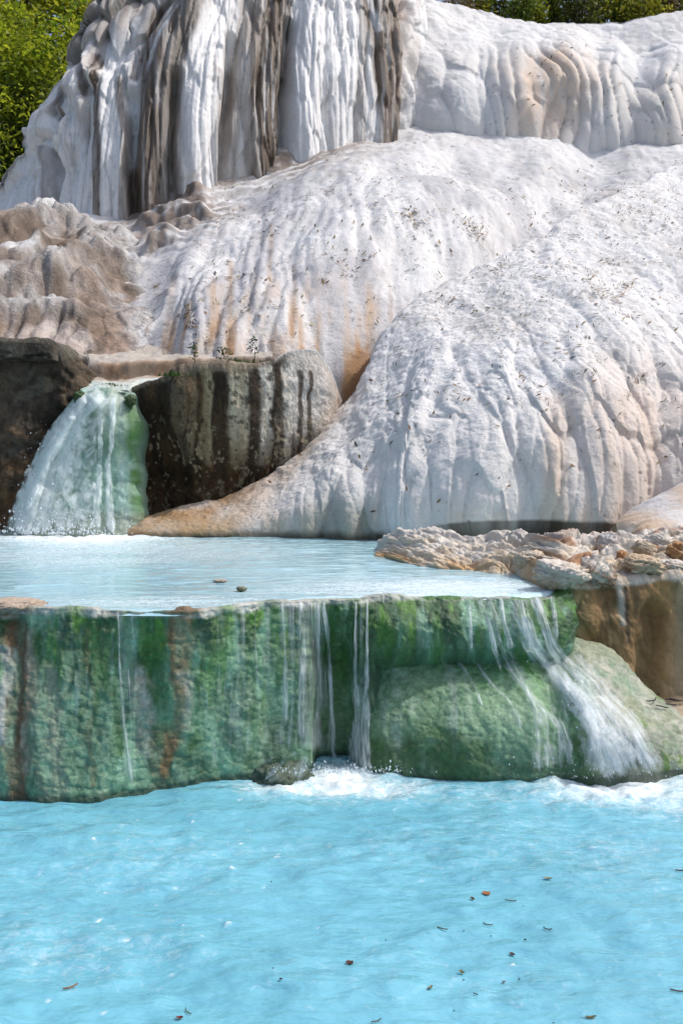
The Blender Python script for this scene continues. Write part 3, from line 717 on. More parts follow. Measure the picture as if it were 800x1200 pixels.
# ------------------------------------------------------------------ streaked brown block beside the waterfall
def s_disp(s, t, px, py, tt):
    f, _, _ = lobes(s, t, 0.40, 1.2, 111, 0.4, 0.5)
    r, _ = ribs(s, t, 0.26, 112, 1.4, 0.9)
    d = (0.05 * f + 0.010 * r + 0.09 * fbm(s * 2.5, t * 1.2, 113, 5, .6)) * sstep(1.0, 0.8, tt) + 0.022 * fbm(s * 11, t * 7, 114, 4, .6)
    d += 0.16 * stroke(px, py, [(212, 455), (208, 490)], 14, .9)
    d -= 0.22 * stroke(px, py, [(188, 480), (190, 600)], 20, .9) * sstep(455, 490, py)
    d -= 0.25 * sstep(500, 590, py)
    d += 0.10 * stroke(px, py, [(255, 440), (250, 540)], 40, .9)
    return d
def s_paint(s, t, px, py, tt, P):
    n1 = fbm(s * 2, t * 0.8, 121, 4); n2 = fbm(s * 9, t * 1.6, 122, 4); n3 = fbm(s * 6, t * 6, 123, 4)
    wx = px + 8 * n1 + 3 * n2 + 5 * fbm(s * 4, t * 3, 127, 3)
    c = mixc(np.broadcast_to(np.array([0.105, 0.064, 0.030]), P.shape), DBROWN * 0.55, np.clip(0.62 + 1.3 * n2 + 0.5 * n1, 0, 1))
    top = sstep(0.965, 0.995, tt + 0.02 * n3)
    for x, w, col, a in ((243, 6, (0.44, 0.36, 0.22), .95), (281, 12, (0.58, 0.51, 0.37), 1.0), (228, 4, (0.26, 0.21, 0.13), .6), (215, 7, (0.17, 0.14, 0.09), .6),
                         (313, 9, (0.70, 0.65, 0.56), 1.0), (337, 8, (0.70, 0.64, 0.54), 1.0)):
        y0 = 435
        c = mixc(c, np.array(col), np.clip(stroke(wx, py, [(x, y0), (x - 3, 540)], w, .35) * a * (0.95 + 0.8 * n2) * sstep(575, 500, py + 30 * n1), 0, 1))
    rt = sstep(326, 350, wx + 0.25 * (py - 430) * 0 ) * sstep(545, 470, py + 0 * px)
    c = mixc(c, np.array([0.74, 0.70, 0.65]), np.clip(rt * (0.95 + 0.5 * n3), 0, 1))
    c = mixc(c, ORANGE * 1.2, np.clip(sstep(372, 392, wx) * (0.5 + 0.6 * n3), 0, .8))
    for x, w in ((296, 6), (325, 5), (350, 3), (361, 2.5)):
        c = mixc(c, DBROWN, stroke(px + 3 * n1, py, [(x, 436), (x + 3, 540)], w, .5) * .9)
    c = mixc(c, np.array([0.30, 0.24, 0.17]), top * 0.8)
    c = mixc(c, WHITE * 0.85, top * sstep(310, 340, px))
    c = mixc(c, np.array([0.34, 0.28, 0.19]), sstep(0.35, 0.5, n3) * sstep(490, 540, py) * .8)
    c = mixc(c, np.array([0.20, 0.12, 0.06]), sstep(560, 590, py) * .7)
    n9 = fbm(s * 24, t * 17, 125, 4)
    c = mixc(c, DBROWN * 0.7, sstep(0.12, 0.4, n9 + 0.3 * n2) * .75 * (1 - 0.9 * rt))
    c = mixc(c, np.array([0.48, 0.40, 0.26]), sstep(0.30, 0.5, fbm(s * 20, t * 16, 126, 3)) * sstep(470, 520, py) * .7)
    return c
Sk = colsheet('S', [146, 158, 175, 200, 212, 250, 285, 315, 340, 365, 385, 400], [462, 453, 446, 440, 433, 431, 431, 424, 411, 408, 431, 470], [625] * 12,
    [12.6, 12.55, 12.5, 12.45, 12.42, 12.4, 12.42, 12.5, 12.7, 13.0, 13.5, 14.2], [12.75, 12.8, 12.8, 12.8, 12.75, 12.75, 12.8, 12.9, 13.1, 13.4, 13.8, 14.5], 0.9, 270, 210, s_disp, s_paint,
    curl=(1.6, 0.12), under=(0.1, 0.2), fc=0.14, fu=0.03)
tag(sheet_obj('streaked_block', Sk, M_ROCK), 'dark brown rock block with pale vertical streaks, right of the small waterfall', 'rock')

# ------------------------------------------------------------------ concrete wall stub
wall_e = empty('concrete_wall', (-4.6, 12.6, 1.0))
tag(wall_e, 'dark mouldy broken concrete wall stub at the left edge beside the small waterfall', 'wall')
def w_disp(s, t, px, py, tt):
    br = sstep(52, 80, px + 6 * fbm(s * 2, t * 2, 131, 3))
    f, _, _ = lobes(s, t, 0.2, 0.24, 132, 0.4)
    low = sstep(470, 520, py)
    return 0.05 * fbm(s * 4, t * 3, 133, 5, .6) + (br + low * 0.7) * (0.10 * f + 0.10 * fbm(s * 3, t * 3, 134, 4)) + 0.07 * sstep(421.5, 419.5, py) * (1 - br)
def w_paint(s, t, px, py, tt, P):
    n1 = fbm(s * 2, t * 1.0, 135, 4); n2 = fbm(s * 7, t * 5, 136, 4)
    c = mixc(np.broadcast_to(np.array([0.085, 0.066, 0.047]), P.shape), np.array([0.018, 0.014, 0.010]), np.clip(0.5 + 1.3 * n1 + 0.7 * n2, 0, 1))
    c = mixc(c, np.array([0.17, 0.12, 0.075]), np.clip(sstep(0.1, 0.5, n2) * .7, 0, 1))
    c = mixc(c, np.array([0.13, 0.12, 0.095]), sstep(425, 415, py + 6 * n2) * .9)
    c = mixc(c, np.array([0.16, 0.085, 0.035]), np.clip(sstep(470, 580, py) * (0.35 + n2), 0, .7))
    c = c * (1 + 0.7 * np.clip(fbm(s * 16, t * 12, 138, 4), -.8, 1.))[..., None]
    c = mixc(c, np.array([0.16, 0.15, 0.12]), .5 * sstep(0.25, 0.5, fbm(s * 3, t * 4, 137, 3)))
    return c
Wl = colsheet('W', [-90, 0, 55, 63, 74, 84, 92, 99, 104], [400, 402, 404, 407, 424, 438, 447, 458, 480], [640] * 9, [12.6, 12.6, 12.6, 12.62, 12.65, 12.7, 12.75, 12.85, 13.1],
    [12.45, 12.45, 12.5, 12.55, 12.6, 12.65, 12.7, 12.8, 13.1], 1.0, 190, 210, w_disp, w_paint, curl=(0.75, 0.0), under=(0.1, 0.2), fc=0.12, fu=0.03)
sheet_obj('wall_face', Wl, M_ROCK, None).parent = wall_e
def wc_paint(s, t, px, py, tt, P):
    n1 = fbm(s * 5, t * 5, 139, 4)
    c = mixc(np.broadcast_to(np.array([0.15, 0.13, 0.10]), P.shape), np.array([0.05, 0.042, 0.032]), np.clip(0.4 + 1.1 * n1, 0, 1))
    return c * (1 + 0.5 * fbm(s * 20, t * 18, 140, 3))[..., None]
Wc = colsheet('WC', [-92, 0, 50, 58, 64, 68], [398, 400, 402, 403, 405, 410], [419, 420, 421, 421, 422, 423], [12.36, 12.36, 12.4, 12.42, 12.46, 12.55], [12.34, 12.34, 12.38, 12.4, 12.44, 12.53], 1.0, 120, 40,
    lambda s, t, px, py, tt: 0.02 * fbm(s * 4, t * 4, 141, 4) - 0.04 * sstep(0.25, 0.4, fbm(s * 5, t * 9, 146, 3)), wc_paint, curl=(0.8, 0.0), under=(0.3, 0.01), fc=0.35, fu=0.15)
sheet_obj('coping', Wc, M_ROCK, wall_e)
wall_e.location = (0, 0, 0)

# ------------------------------------------------------------------ green mossy rock under the small waterfall
MOSS = np.array([0.045, 0.125, 0.022]); TEAL = np.array([0.10, 0.175, 0.115]); PALEG = np.array([0.46, 0.54, 0.44]); DKG = np.array([0.018, 0.04, 0.022])
def f_disp(s, t, px, py, tt):
    f, _, _ = lobes(s, t, 0.34, 0.5, 141, 0.4)
    return (0.07 * f + 0.06 * fbm(s * 4, t * 3, 142, 4)) * sstep(1.0, 0.85, tt) + 0.015 * fbm(s * 14, t * 14, 143, 3) + 0.12 * stroke(px, py, [(124, 478), (130, 505)], 18, .9)
def f_paint(s, t, px, py, tt, P):
    n1 = fbm(s * 3, t * 2, 144, 4); n2 = fbm(s * 12, t * 9, 145, 4)
    c = mixc(np.broadcast_to(np.array([0.36, 0.55, 0.46]), P.shape), TEAL * 1.5, np.clip(0.35 + 1.0 * n1 + 0.4 * n2, 0, 1))
    c = mixc(c, PALEG, np.clip(blob(px, py, 132, 480, 26, 28, .6) * (0.7 + n2), 0, 1))
    c = mixc(c, MOSS * 1.6, np.clip(stroke(px + 4 * n1, py, [(154, 470), (159, 610)], 5, .8) * (0.75 + 0.5 * n2), 0, 1))
    c = mixc(c, np.array([0.26, 0.28, 0.22]), sstep(595, 612, py - 8 * n1) * .7)
    return c
Fk = colsheet('F', [4, 14, 22, 42, 62, 86, 97, 130, 155, 163, 168], [626, 616, 598, 545, 505, 472, 461, 459, 460, 466, 520], [632] * 11,
    [12.3, 12.3, 12.3, 12.35, 12.4, 12.42, 12.42, 12.42, 12.45, 12.6, 12.8], [12.0, 11.95, 11.92, 11.9, 11.9, 11.9, 11.9, 11.92, 12.0, 12.1, 12.3], 0.9, 130, 170, f_disp, f_paint, curl=(lambda u: 0.04 + 0.76 * sstep(96, 106, u) * sstep(168, 158, u), -0.06), under=(0.1, 0.3), fc=0.08, fu=0.04)
tag(sheet_obj('mossy_chute', Fk, M_MOSS), 'pale green algae-covered chute of rock behind the small waterfall', 'rock')

# ------------------------------------------------------------------ the green dam between the pools
G_PX = [-120, 0, 100, 200, 250, 300, 350, 385, 400, 450, 500, 600, 640, 672, 720]
G_SIL = [713, 712, 714, 715, 712, 706, 702, 700, 700, 698, 697, 697, 694, 690, 686]
G_BASE = [941, 941, 940, 925, 917, 912, 905, 898, 896, 902, 905, 908, 908, 900, 890]
def g_disp(s, t, px, py, tt):
    n = fbm(s * 1.2, t * 0.5, 151, 3)
    f, _, _ = lobes(s, t, 0.05, 0.055, 152, 0.2)
    r, _ = ribs(s, t, 0.42, 153, 1.0, 1.2)
    d = 0.07 * n + 0.02 * fbm(s * 5, t * 3, 154, 4) + 0.012 * f + 0.007 * fbm(s * 26, t * 26, 155, 3) + 0.012 * r
    d += 0.018 * sstep(0.955, 0.985, tt) * fbm(s * 6, t * 0, 156, 4)        # knobbly rim
    mo_ = sstep(-0.05, 0.30, fbm(s * 7, t * 2.2, 163, 4) + 0.5 * fbm(s * 9, t * 5, 166, 4)) * sstep(0.25, 0.85, tt)
    d += 0.018 * mo_ * (0.6 + fbm(s * 30, t * 22, 159, 3))
    # niche where the curtain of water falls, and the overhanging lip to the right of it
    d -= 0.22 * stroke(px, py, [(392, 730), (396, 900)], 20, .95) * sstep(712, 760, py)
    lip = sstep(405, 470, px) * sstep(690, 630, px)
    d -= 0.35 * sstep(655, 712, px)
    d += lip * 0.13 * np.exp(-((py - 738) / 32) ** 2)
    d -= lip * 0.25 * sstep(762, 785, py)
    d -= 0.03 * stroke(px + 14 * n, py, [(18, 730), (20, 935)], 12, .95)
    d += 0.05 * fbm(s * 2.4, t * 1.1, 158, 4)
    return d
def g_paint(s, t, px, py, tt, P):
    n1 = fbm(s * 3.2, t * 0.7, 161, 4); n2 = fbm(s * 16, t * 4.5, 162, 4); n3 = fbm(s * 7, t * 2.2, 163, 4); ns = fbm(s * 13, t * 0.8, 168, 4)
    nw = fbm(s * 9, t * 5, 166, 4)
    wx = px + 14 * n1 + 7 * n2 + 12 * nw; wy = py + 10 * n3
    c = mixc(np.broadcast_to(np.array([0.30, 0.48, 0.35]), P.shape), TEAL * 0.95, np.clip(0.45 + 1.0 * n1 + 0.6 * n2 + 0.9 * nw, 0, 1))
    c = mixc(c, np.array([0.52, 0.62, 0.50]), np.clip(1.2 * sstep(0.05, 0.5, 0.5 * n3 + 0.4 * n2 + 0.4 * nw + 0.7 * ns), 0, .85))
    # dark moss, thick near the rim and in strips
    mo = sstep(800, 715, wy + 40 * n1) * 0.9 + 0.35
    mo *= sstep(-0.12, 0.22, n3 + 0.6 * n2 + 0.5 * nw)
    c = mixc(c, MOSS * 0.75, np.clip(mo * 0.8, 0, .92))
    c = mixc(c, MOSS * 1.6, np.clip(sstep(0.05, 0.4, ns + 0.3 * n2) * sstep(950, 770, wy) * .8, 0, .85))
    for pts, w, a in (([(182, 715), (186, 860)], 15, .8), ([(100, 725), (105, 830)], 13, .7), ([(48, 735), (42, 790)], 9, .7), ([(222, 720), (226, 870)], 10, .75), ([(135, 730), (140, 880)], 8, .5), ([(402, 705), (400, 880)], 18, .7), ([(290, 720), (296, 900)], 8, .4), ([(448, 705), (470, 745)], 30, .7), ([(655, 700), (652, 745)], 7, .8)):
        c = mixc(c, MOSS * 0.95, np.clip(stroke(wx, py, pts, w, .6) * a * (0.8 + 1.2 * n2), 0, .95))
    # bright lime moss flecks under the rim
    c = mixc(c, np.array([0.13, 0.27, 0.04]), np.clip(sstep(0.15, 0.45, n2 + 0.2 * n1 + 0.3 * nw) * sstep(780, 715, wy) * .8, 0, .9))
    c = c * np.array([0.80, 0.93, 0.83])
    c = mixc(c, DKG * 1.5, np.clip(sstep(0.1, 0.45, fbm(s * 5, t * 2.4, 169, 4)) * sstep(860, 720, wy) * .7, 0, 1))
    # bare pale and brown stone runs
    for pts, w, col, a in (([(16, 735), (20, 860), (22, 935)], 13, (0.13, 0.075, 0.035), 1.0), ([(208, 720), (205, 800), (202, 905)], 8, (0.19, 0.115, 0.045), .9), ([(110, 740), (108, 920)], 4, (0.17, 0.15, 0.07), .5), ([(33, 745), (34, 900)], 9, (0.33, 0.29, 0.22), .6),
                           ([(170, 790), (172, 880)], 9, (0.44, 0.42, 0.37), .75), ([(60, 790), (62, 930)], 12, (0.28, 0.30, 0.22), .6), ([(2, 760), (2, 870)], 5, (0.42, 0.42, 0.40), .7), ([(190, 860), (190, 920)], 10, (0.17, 0.13, 0.06), .5), ([(212, 790), (214, 850)], 6, (0.40, 0.40, 0.33), .6)):
        c = mixc(c, np.array(col), np.clip(stroke(wx, py, pts, w, .5) * a * (0.9 + 0.8 * n2), 0, 1))
    # lime crust along the rim
    cr = sstep(0.945, 0.975, tt + 0.014 * n3 + 0.008 * n2)
    c = mixc(c, np.array([0.52, 0.52, 0.47]), cr * np.clip(0.75 + 0.8 * n3, 0, 1))
    c = mixc(c, np.array([0.36, 0.26, 0.18]), cr * sstep(60, 20, px))
    c = mixc(c, MOSS * 1.4, cr * sstep(0.1, 0.35, n3) * sstep(380, 430, px))
    c = mixc(c, np.array([0.20, 0.13, 0.06]), cr * stroke(px, py, [(205, 712), (222, 712)], 10, .8))
    n4 = fbm(s * 60, t * 55, 165, 3)
    c = c * (1 + 0.28 * np.clip(n4 + 0.8 * n2, -0.9, 1.0))[..., None]
    # tide line
    c = mixc(c, DKG, sstep(0.05, 0.015, tt) * .8)
    return c
def g_post(P, s, t, px, py, tt, q):
    # the crest is worn level with the water; knobs of crust just break the surface
    lim = ZU - 0.004 + 0.030 * np.clip(fbm(s * 4, s * 0 + 3, 157, 4) + 0.10, -0.35, 1) - 0.02 * sstep(480, 560, px) * sstep(660, 640, px) + 0.035 * sstep(50, 10, px)
    P = P.copy()
    P[..., 2] = np.where(P[..., 2] > lim, lim + 0.15 * (P[..., 2] - lim), P[..., 2]) - q * 0.06
    return P
G = colsheet('G', G_PX, G_SIL, G_BASE, [rimY(p) for p in G_SIL], [lowY(p) for p in G_BASE], 1.3, 640, 290, g_disp, g_paint, curl=(0.35, 0.10), under=(0.0, 0.3), fc=0.06, fu=0.05, post=g_post)
tag(sheet_obj('mossy_dam', G, M_MOSS), 'long green mossy rock dam holding back the upper pool', 'rock wall')
build_upper()

# ------------------------------------------------------------------ bulging mossy boulder below the lip
H_PX = [418, 432, 460, 520, 580, 620, 660, 700, 740, 775, 800, 840, 880]
def h_disp(s, t, px, py, tt):
    f, _, _ = lobes(s, t, 0.05, 0.05, 171, 0.2)
    d = 0.07 * fbm(s * 1.4, t * 1.2, 172, 3) + 0.02 * fbm(s * 5, t * 5, 173, 4) + 0.009 * f + 0.006 * fbm(s * 26, t * 26, 174, 3)
    d += 0.10 * np.exp(-((px - 560) / 90) ** 2 - ((py - 850) / 50) ** 2)
    d -= 0.06 * stroke(px, py, [(640, 770), (660, 900)], 18, .9)
    d += 0.07 * blob(px, py, 735, 885, 40, 30, .9)
    return d
def h_paint(s, t, px, py, tt, P):
    n1 = fbm(s * 2.2, t * 1.6, 181, 4); n2 = fbm(s * 18, t * 16, 182, 4); n3 = fbm(s * 6, t * 4, 183, 4)
    c = mixc(np.broadcast_to(np.array([0.28, 0.42, 0.27]), P.shape), MOSS * 1.5, np.clip(0.32 + 0.6 * n1 + 0.9 * n2, 0, 1))
    pale = np.clip(blob(px + 20 * n1, py + 10 * n3, 475, 815, 40, 50, .7) + blob(px + 20 * n1, py, 600, 850, 60, 30, .9) * .5, 0, 1)
    c = mixc(c, PALEG * 0.9, np.clip(pale * (0.5 + 0.9 * n2), 0, .85))
    c = mixc(c, TEAL * 0.6, np.clip(sstep(850, 900, py + 14 * n1) * (0.55 + 0.5 * n2), 0, .8))
    c = c * np.array([0.80, 0.94, 0.83])
    c = mixc(c, np.array([0.42, 0.52, 0.43]), np.clip(sstep(0.12, 0.5, fbm(s * 9, t * 1.3, 186, 4)) * .55, 0, 1))
    c = mixc(c, MOSS * 0.9, np.clip(sstep(0.10, 0.45, fbm(s * 4, t * 2.5, 187, 4)) * .7, 0, 1))
    # pale dry right flank with lime green tufts
    fl = sstep(645, 700, px + 16 * n1 - 0.35 * (py - 770))
    c = mixc(c, np.array([0.44, 0.44, 0.36]), np.clip(fl * (0.75 + 0.8 * n2), 0, .95))
    c = mixc(c, np.array([0.30, 0.33, 0.20]), np.clip(fl * sstep(0.0, 0.4, n3) * .7, 0, 1))
    c = mixc(c, np.array([0.10, 0.20, 0.025]), np.clip(fl * sstep(0.22, 0.45, fbm(s * 5, t * 5, 184, 3)) * sstep(-0.1, .3, n2), 0, 1))
    c = mixc(c, DKG * 1.4, np.clip(blob(px, py, 740, 885, 36, 18, .7) * (0.6 + n2), 0, .9))
    n4 = fbm(s * 60, t * 60, 185, 3)
    c = c * (1 + 0.28 * np.clip(n4 + 0.8 * n2, -0.9, 1.0))[..., None]
    c = mixc(c, DKG, sstep(0.05, 0.0, tt) * .7)
    return c
H_SIL = [790, 777, 769, 767, 764, 754, 751, 764, 794, 828, 856, 884, 905]
H_BASE = [906, 907, 909, 912, 916, 916, 914, 912, 908, 905, 903, 903, 912]
Hk = colsheet('H', H_PX, H_SIL, H_BASE,
    [6.75, 6.66, 6.62, 6.58, 6.6, 6.66, 6.72, 6.74, 6.72, 6.68, 6.62, 6.5, 6.4], [6.5, 6.35, 6.22, 6.12, 6.05, 6.03, 6.03, 6.05, 6.1, 6.15, 6.18, 6.2, 6.2], 1.7, 370, 170, h_disp, h_paint,
    curl=(0.4, 0.05), under=(0.0, 0.3), fc=0.06, fu=0.06)
tag(sheet_obj('mossy_boulder', Hk, M_MOSS), 'bulging green mossy boulder under the lip of the dam, splashed by the right cascade', 'boulder')

# ------------------------------------------------------------------ brown bank at the right
def r_disp(s, t, px, py, tt):
    f, _, _ = lobes(s, t, 0.16, 0.5, 191, 0.3)
    d = 0.05 * f + 0.05 * fbm(s * 4, t * 3, 192, 4) + 0.012 * fbm(s * 20, t * 18, 193, 4)
    d -= 0.13 * stroke(px, py, [(762, 720), (758, 820)], 12, .9)
    d -= 0.03 * sstep(720, 790, py)
    return d
def r_paint(s, t, px, py, tt, P):
    n1 = fbm(s * 5, t * 2, 194, 4); n2 = fbm(s * 16, t * 12, 195, 4)
    c = mixc(np.broadcast_to(np.array([0.36, 0.205, 0.085]), P.shape), np.array([0.09, 0.058, 0.03]), np.clip(0.4 + 1.1 * n1, 0, 1))
    c = mixc(c, np.array([0.40, 0.27, 0.13]), np.clip(sstep(0.1, 0.5, n1 + 0.4 * n2) * .7, 0, 1))
    c = mixc(c, np.array([0.46, 0.31, 0.17]), np.clip(sstep(745, 800, py) * .6, 0, 1))
    top = sstep(0.955, 0.99, tt + 0.03 * n1)
    c = mixc(c, np.array([0.55, 0.48, 0.40]), top * np.clip(0.8 + n2, 0, 1))
    c = mixc(c, DBROWN, stroke(px + 3 * n1, py, [(728, 690), (733, 750)], 3, .7) * .9)
    c = mixc(c, np.array([0.48, 0.46, 0.40]), stroke(px + 3 * n1, py, [(722, 690), (726, 730)], 3, .7) * .7)
    c = mixc(c, np.array([0.16, 0.17, 0.08]), np.clip(sstep(700, 665, px) * .7, 0, 1))
    c = mixc(c, np.array([0.5, 0.42, 0.3]), np.clip(sstep(780, 800, px) * .4, 0, 1))
    return c
Rk = colsheet('R', [648, 662, 700, 740, 775, 800, 900], [690, 688, 686, 681, 677, 674, 668], [800, 800, 810, 830, 850, 860, 870], [6.96, 6.93, 6.97, 7.02, 7.06, 7.10, 7.1], [6.94, 6.9, 6.9, 6.92, 6.95, 6.95, 6.9], 1.0, 190, 150, r_disp, r_paint,
    curl=(0.9, -0.03), under=(0.0, 0.6), fc=0.2, fu=0.05)
tag(sheet_obj('brown_bank', Rk, M_BANK), 'vertical brown ochre rock bank at the right edge, right of the dam', 'rock bank')
def o_disp(s, t, px, py, tt):
    return 0.04 * fbm(s * 4, t * 4, 201, 4) + 0.05 * lobes(s, t, 0.2, 0.15, 202, .3)[0]
def o_paint(s, t, px, py, tt, P):
    n = fbm(s * 6, t * 6, 203, 4)
    c = mixc(np.broadcast_to(np.array([0.46, 0.32, 0.18]), P.shape), np.array([0.5, 0.46, 0.4]), np.clip(0.4 + 1.1 * n, 0, 1))
    return mixc(c, DBROWN, sstep(0.3, 0.5, fbm(s * 11, t * 14, 204, 3)) * .6)
Ok = colsheet('O', [690, 740, 800, 900], [800, 797, 795, 800], [900, 905, 900, 905], [7.25, 7.25, 7.2, 7.2], [6.6, 6.55, 6.5, 6.45], 1.2, 110, 70, o_disp, o_paint, curl=(0.3, 0.0), under=(0.0, 0.4), fc=0.1, fu=0.05)
tag(sheet_obj('ochre_shelf', Ok, M_BANK), 'low ochre rock shelf littered with dark twigs at the right edge below the brown bank', 'rock shelf')

# ------------------------------------------------------------------ low knobbly rim of white and orange rock across the upper pool
I_PX = [440, 450, 470, 500, 560, 620, 660, 690, 740, 800, 900]
I_SIL = [647, 633, 622, 620, 631, 635, 637, 640, 636, 628, 620]
I_BASE = [650, 652, 658, 663, 669, 675, 688, 685, 678, 670, 664]
def i_disp(s, t, px, py, tt):
    f, cr, _ = lobes(s, t, 0.24, 0.26, 211, 0.6, .5, 22); f2, _, _ = lobes(s, t, 0.10, 0.09, 212, 0.5, .4, 20)
    rt = sstep(540, 620, px)
    return (0.05 + 0.07 * rt) * f + (0.02 + 0.025 * rt) * f2 + 0.045 * fbm(s * 6, t * 6, 213, 5, .6) + 0.016 * fbm(s * 22, t * 22, 214, 3) - 0.06
def i_paint(s, t, px, py, tt, P):
    n1 = fbm(s * 3, t * 3, 215, 4); n2 = fbm(s * 10, t * 8, 216, 4)
    c = mixc(np.broadcast_to(np.array([0.66, 0.61, 0.54]), P.shape), np.array([0.56, 0.42, 0.26]), np.clip(0.25 + 0.8 * n2 + 0.7 * sstep(0.6, 0.1, tt), 0, 1) * .8)
    c = mixc(c, np.array([0.50, 0.30, 0.13]), np.clip(sstep(0.55, 0.1, tt) * sstep(-0.1, 0.4, n1) * .8, 0, 1))
    c = mixc(c, np.array([0.30, 0.13, 0.05]), np.clip(sstep(590, 660, px) * sstep(0.0, 0.35, n1 + 0.3 * n2) * .8, 0, 1))
    c = mixc(c, np.array([0.10, 0.06, 0.035]), np.clip(sstep(0.25, 0.55, n2) * sstep(560, 640, px) * .8, 0, 1))
    c = mixc(c, np.array([0.50, 0.48, 0.46]), np.clip(sstep(0.75, 0.95, tt) * (0.5 + n2), 0, .7))
    return c
Ik = colsheet('I', I_PX, I_SIL, I_BASE, [9.9, 9.8, 9.6, 9.4, 9.1, 8.7, 8.3, 8.2, 8.2, 8.2, 8.2], [rimY(650) - .1, rimY(652) - .1, rimY(658) - .1, rimY(663) - .1, rimY(669) - .1, rimY(675) - .1, rimY(690) - .0, 7.1, 7.2, 7.25, 7.3],
    1.1, 400, 120, i_disp, i_paint, curl=(0.9, 0.35), under=(0.0, 0.25), fc=0.12, fu=0.08)
tag(sheet_obj('knobbly_rim', Ik, M_BANK), 'low knobbly rim of white and orange rock between the pool and the dome', 'rock rim')
# dark pool bed sheet between the rim and the dome
def m_disp(s, t, px, py, tt): return 0.05 * fbm(s * 1.5, t * 1.5, 221, 3) + 0.012 * fbm(s * 8, t * 8, 222, 4)
def m_paint(s, t, px, py, tt, P):
    n = fbm(s * 3, t * 1.2, 223, 4)
    c = mixc(np.broadcast_to(np.array([0.68, 0.50, 0.35]), P.shape), WHITE * 0.95, np.clip(0.35 + n, 0, 1))
    return mixc(c, np.array([0.5, 0.28, 0.13]), sstep(0.3, 0.6, fbm(s * 2, t * 4, 224, 3)) * .5)
Mk = colsheet('M', [722, 734, 750, 780, 810, 850, 920], [614, 603, 592, 574, 562, 556, 556], [628] * 7, [10.0, 10.0, 10.0, 10.0, 10.0, 10.0, 10.0], [9.7, 9.45, 9.3, 9.2, 9.15, 9.1, 9.1], 1.9, 130, 90, m_disp, m_paint, curl=(0.6, 0.4), under=(0.0, 0.3), fc=0.1, fu=0.05)
tag(sheet_obj('peach_mound', Mk, M_WHITE), 'smooth peach-coloured rock mound at the right edge below the dome', 'rock mound')
Mk2 = colsheet('M2', [742, 752, 770, 800, 850, 920], [624, 612, 603, 596, 592, 592], [640] * 6, [9.3] * 6, [9.0, 8.8, 8.75, 8.7, 8.7, 8.7], 1.9, 100, 60, m_disp, m_paint, curl=(0.5, 0.3), under=(0.0, 0.3), fc=0.1, fu=0.05)
tag(sheet_obj('peach_mound', Mk2, M_WHITE), 'lower pale peach lobe in front of the larger peach mound', 'rock mound')

# ------------------------------------------------------------------ depth lookup over the built faces
def depth_map(keys):
    H_, W_ = 1400, 1200
    D_ = np.full((H_, W_), 1e3)
    for k in keys:
        P = SHEETS[k]['P'].reshape(-1, 3)
        x = np.round(400 + FPX * P[:, 0] / P[:, 1]).astype(int) + 200
        y = np.round(HZ - FPX * (P[:, 2] - CAMZ) / P[:, 1]).astype(int) + 100
        ok = (x >= 0) & (x < W_) & (y >= 0) & (y < H_)
        np.minimum.at(D_, (y[ok], x[ok]), P[ok, 1])
    for _ in range(5):
        N_ = np.minimum.reduce([np.roll(D_, 1, 0), np.roll(D_, -1, 0), np.roll(D_, 1, 1), np.roll(D_, -1, 1)])
        D_ = np.where(D_ > 900, N_, D_)
    return D_
def dep(D_, px, py):
    return D_[np.clip(np.round(py).astype(int) + 100, 0, 1399), np.clip(np.round(px).astype(int) + 200, 0, 1199)]

# ------------------------------------------------------------------ falling water
M_FALL = mat_fall('white_water', 0.42, 0.78, 36.0, 4.5)
M_LACE = mat_fall('lacy_water', 0.45, 0.80, 24.0, 6.0, top=0.9)
M_FROTH = mat_fall('frothy_water', 0.40, 0.66, 11.0, 6.0, tint=(0.84, 0.92, 0.92))
M_VEIL = mat_fall('thin_water', 0.42, 0.86, 46.0, 1.6, top=0.75)
M_SPRAY = mat_plain('spray', (0.80, 0.86, 0.90), 0.3, trans=0.4, vary=0.05)

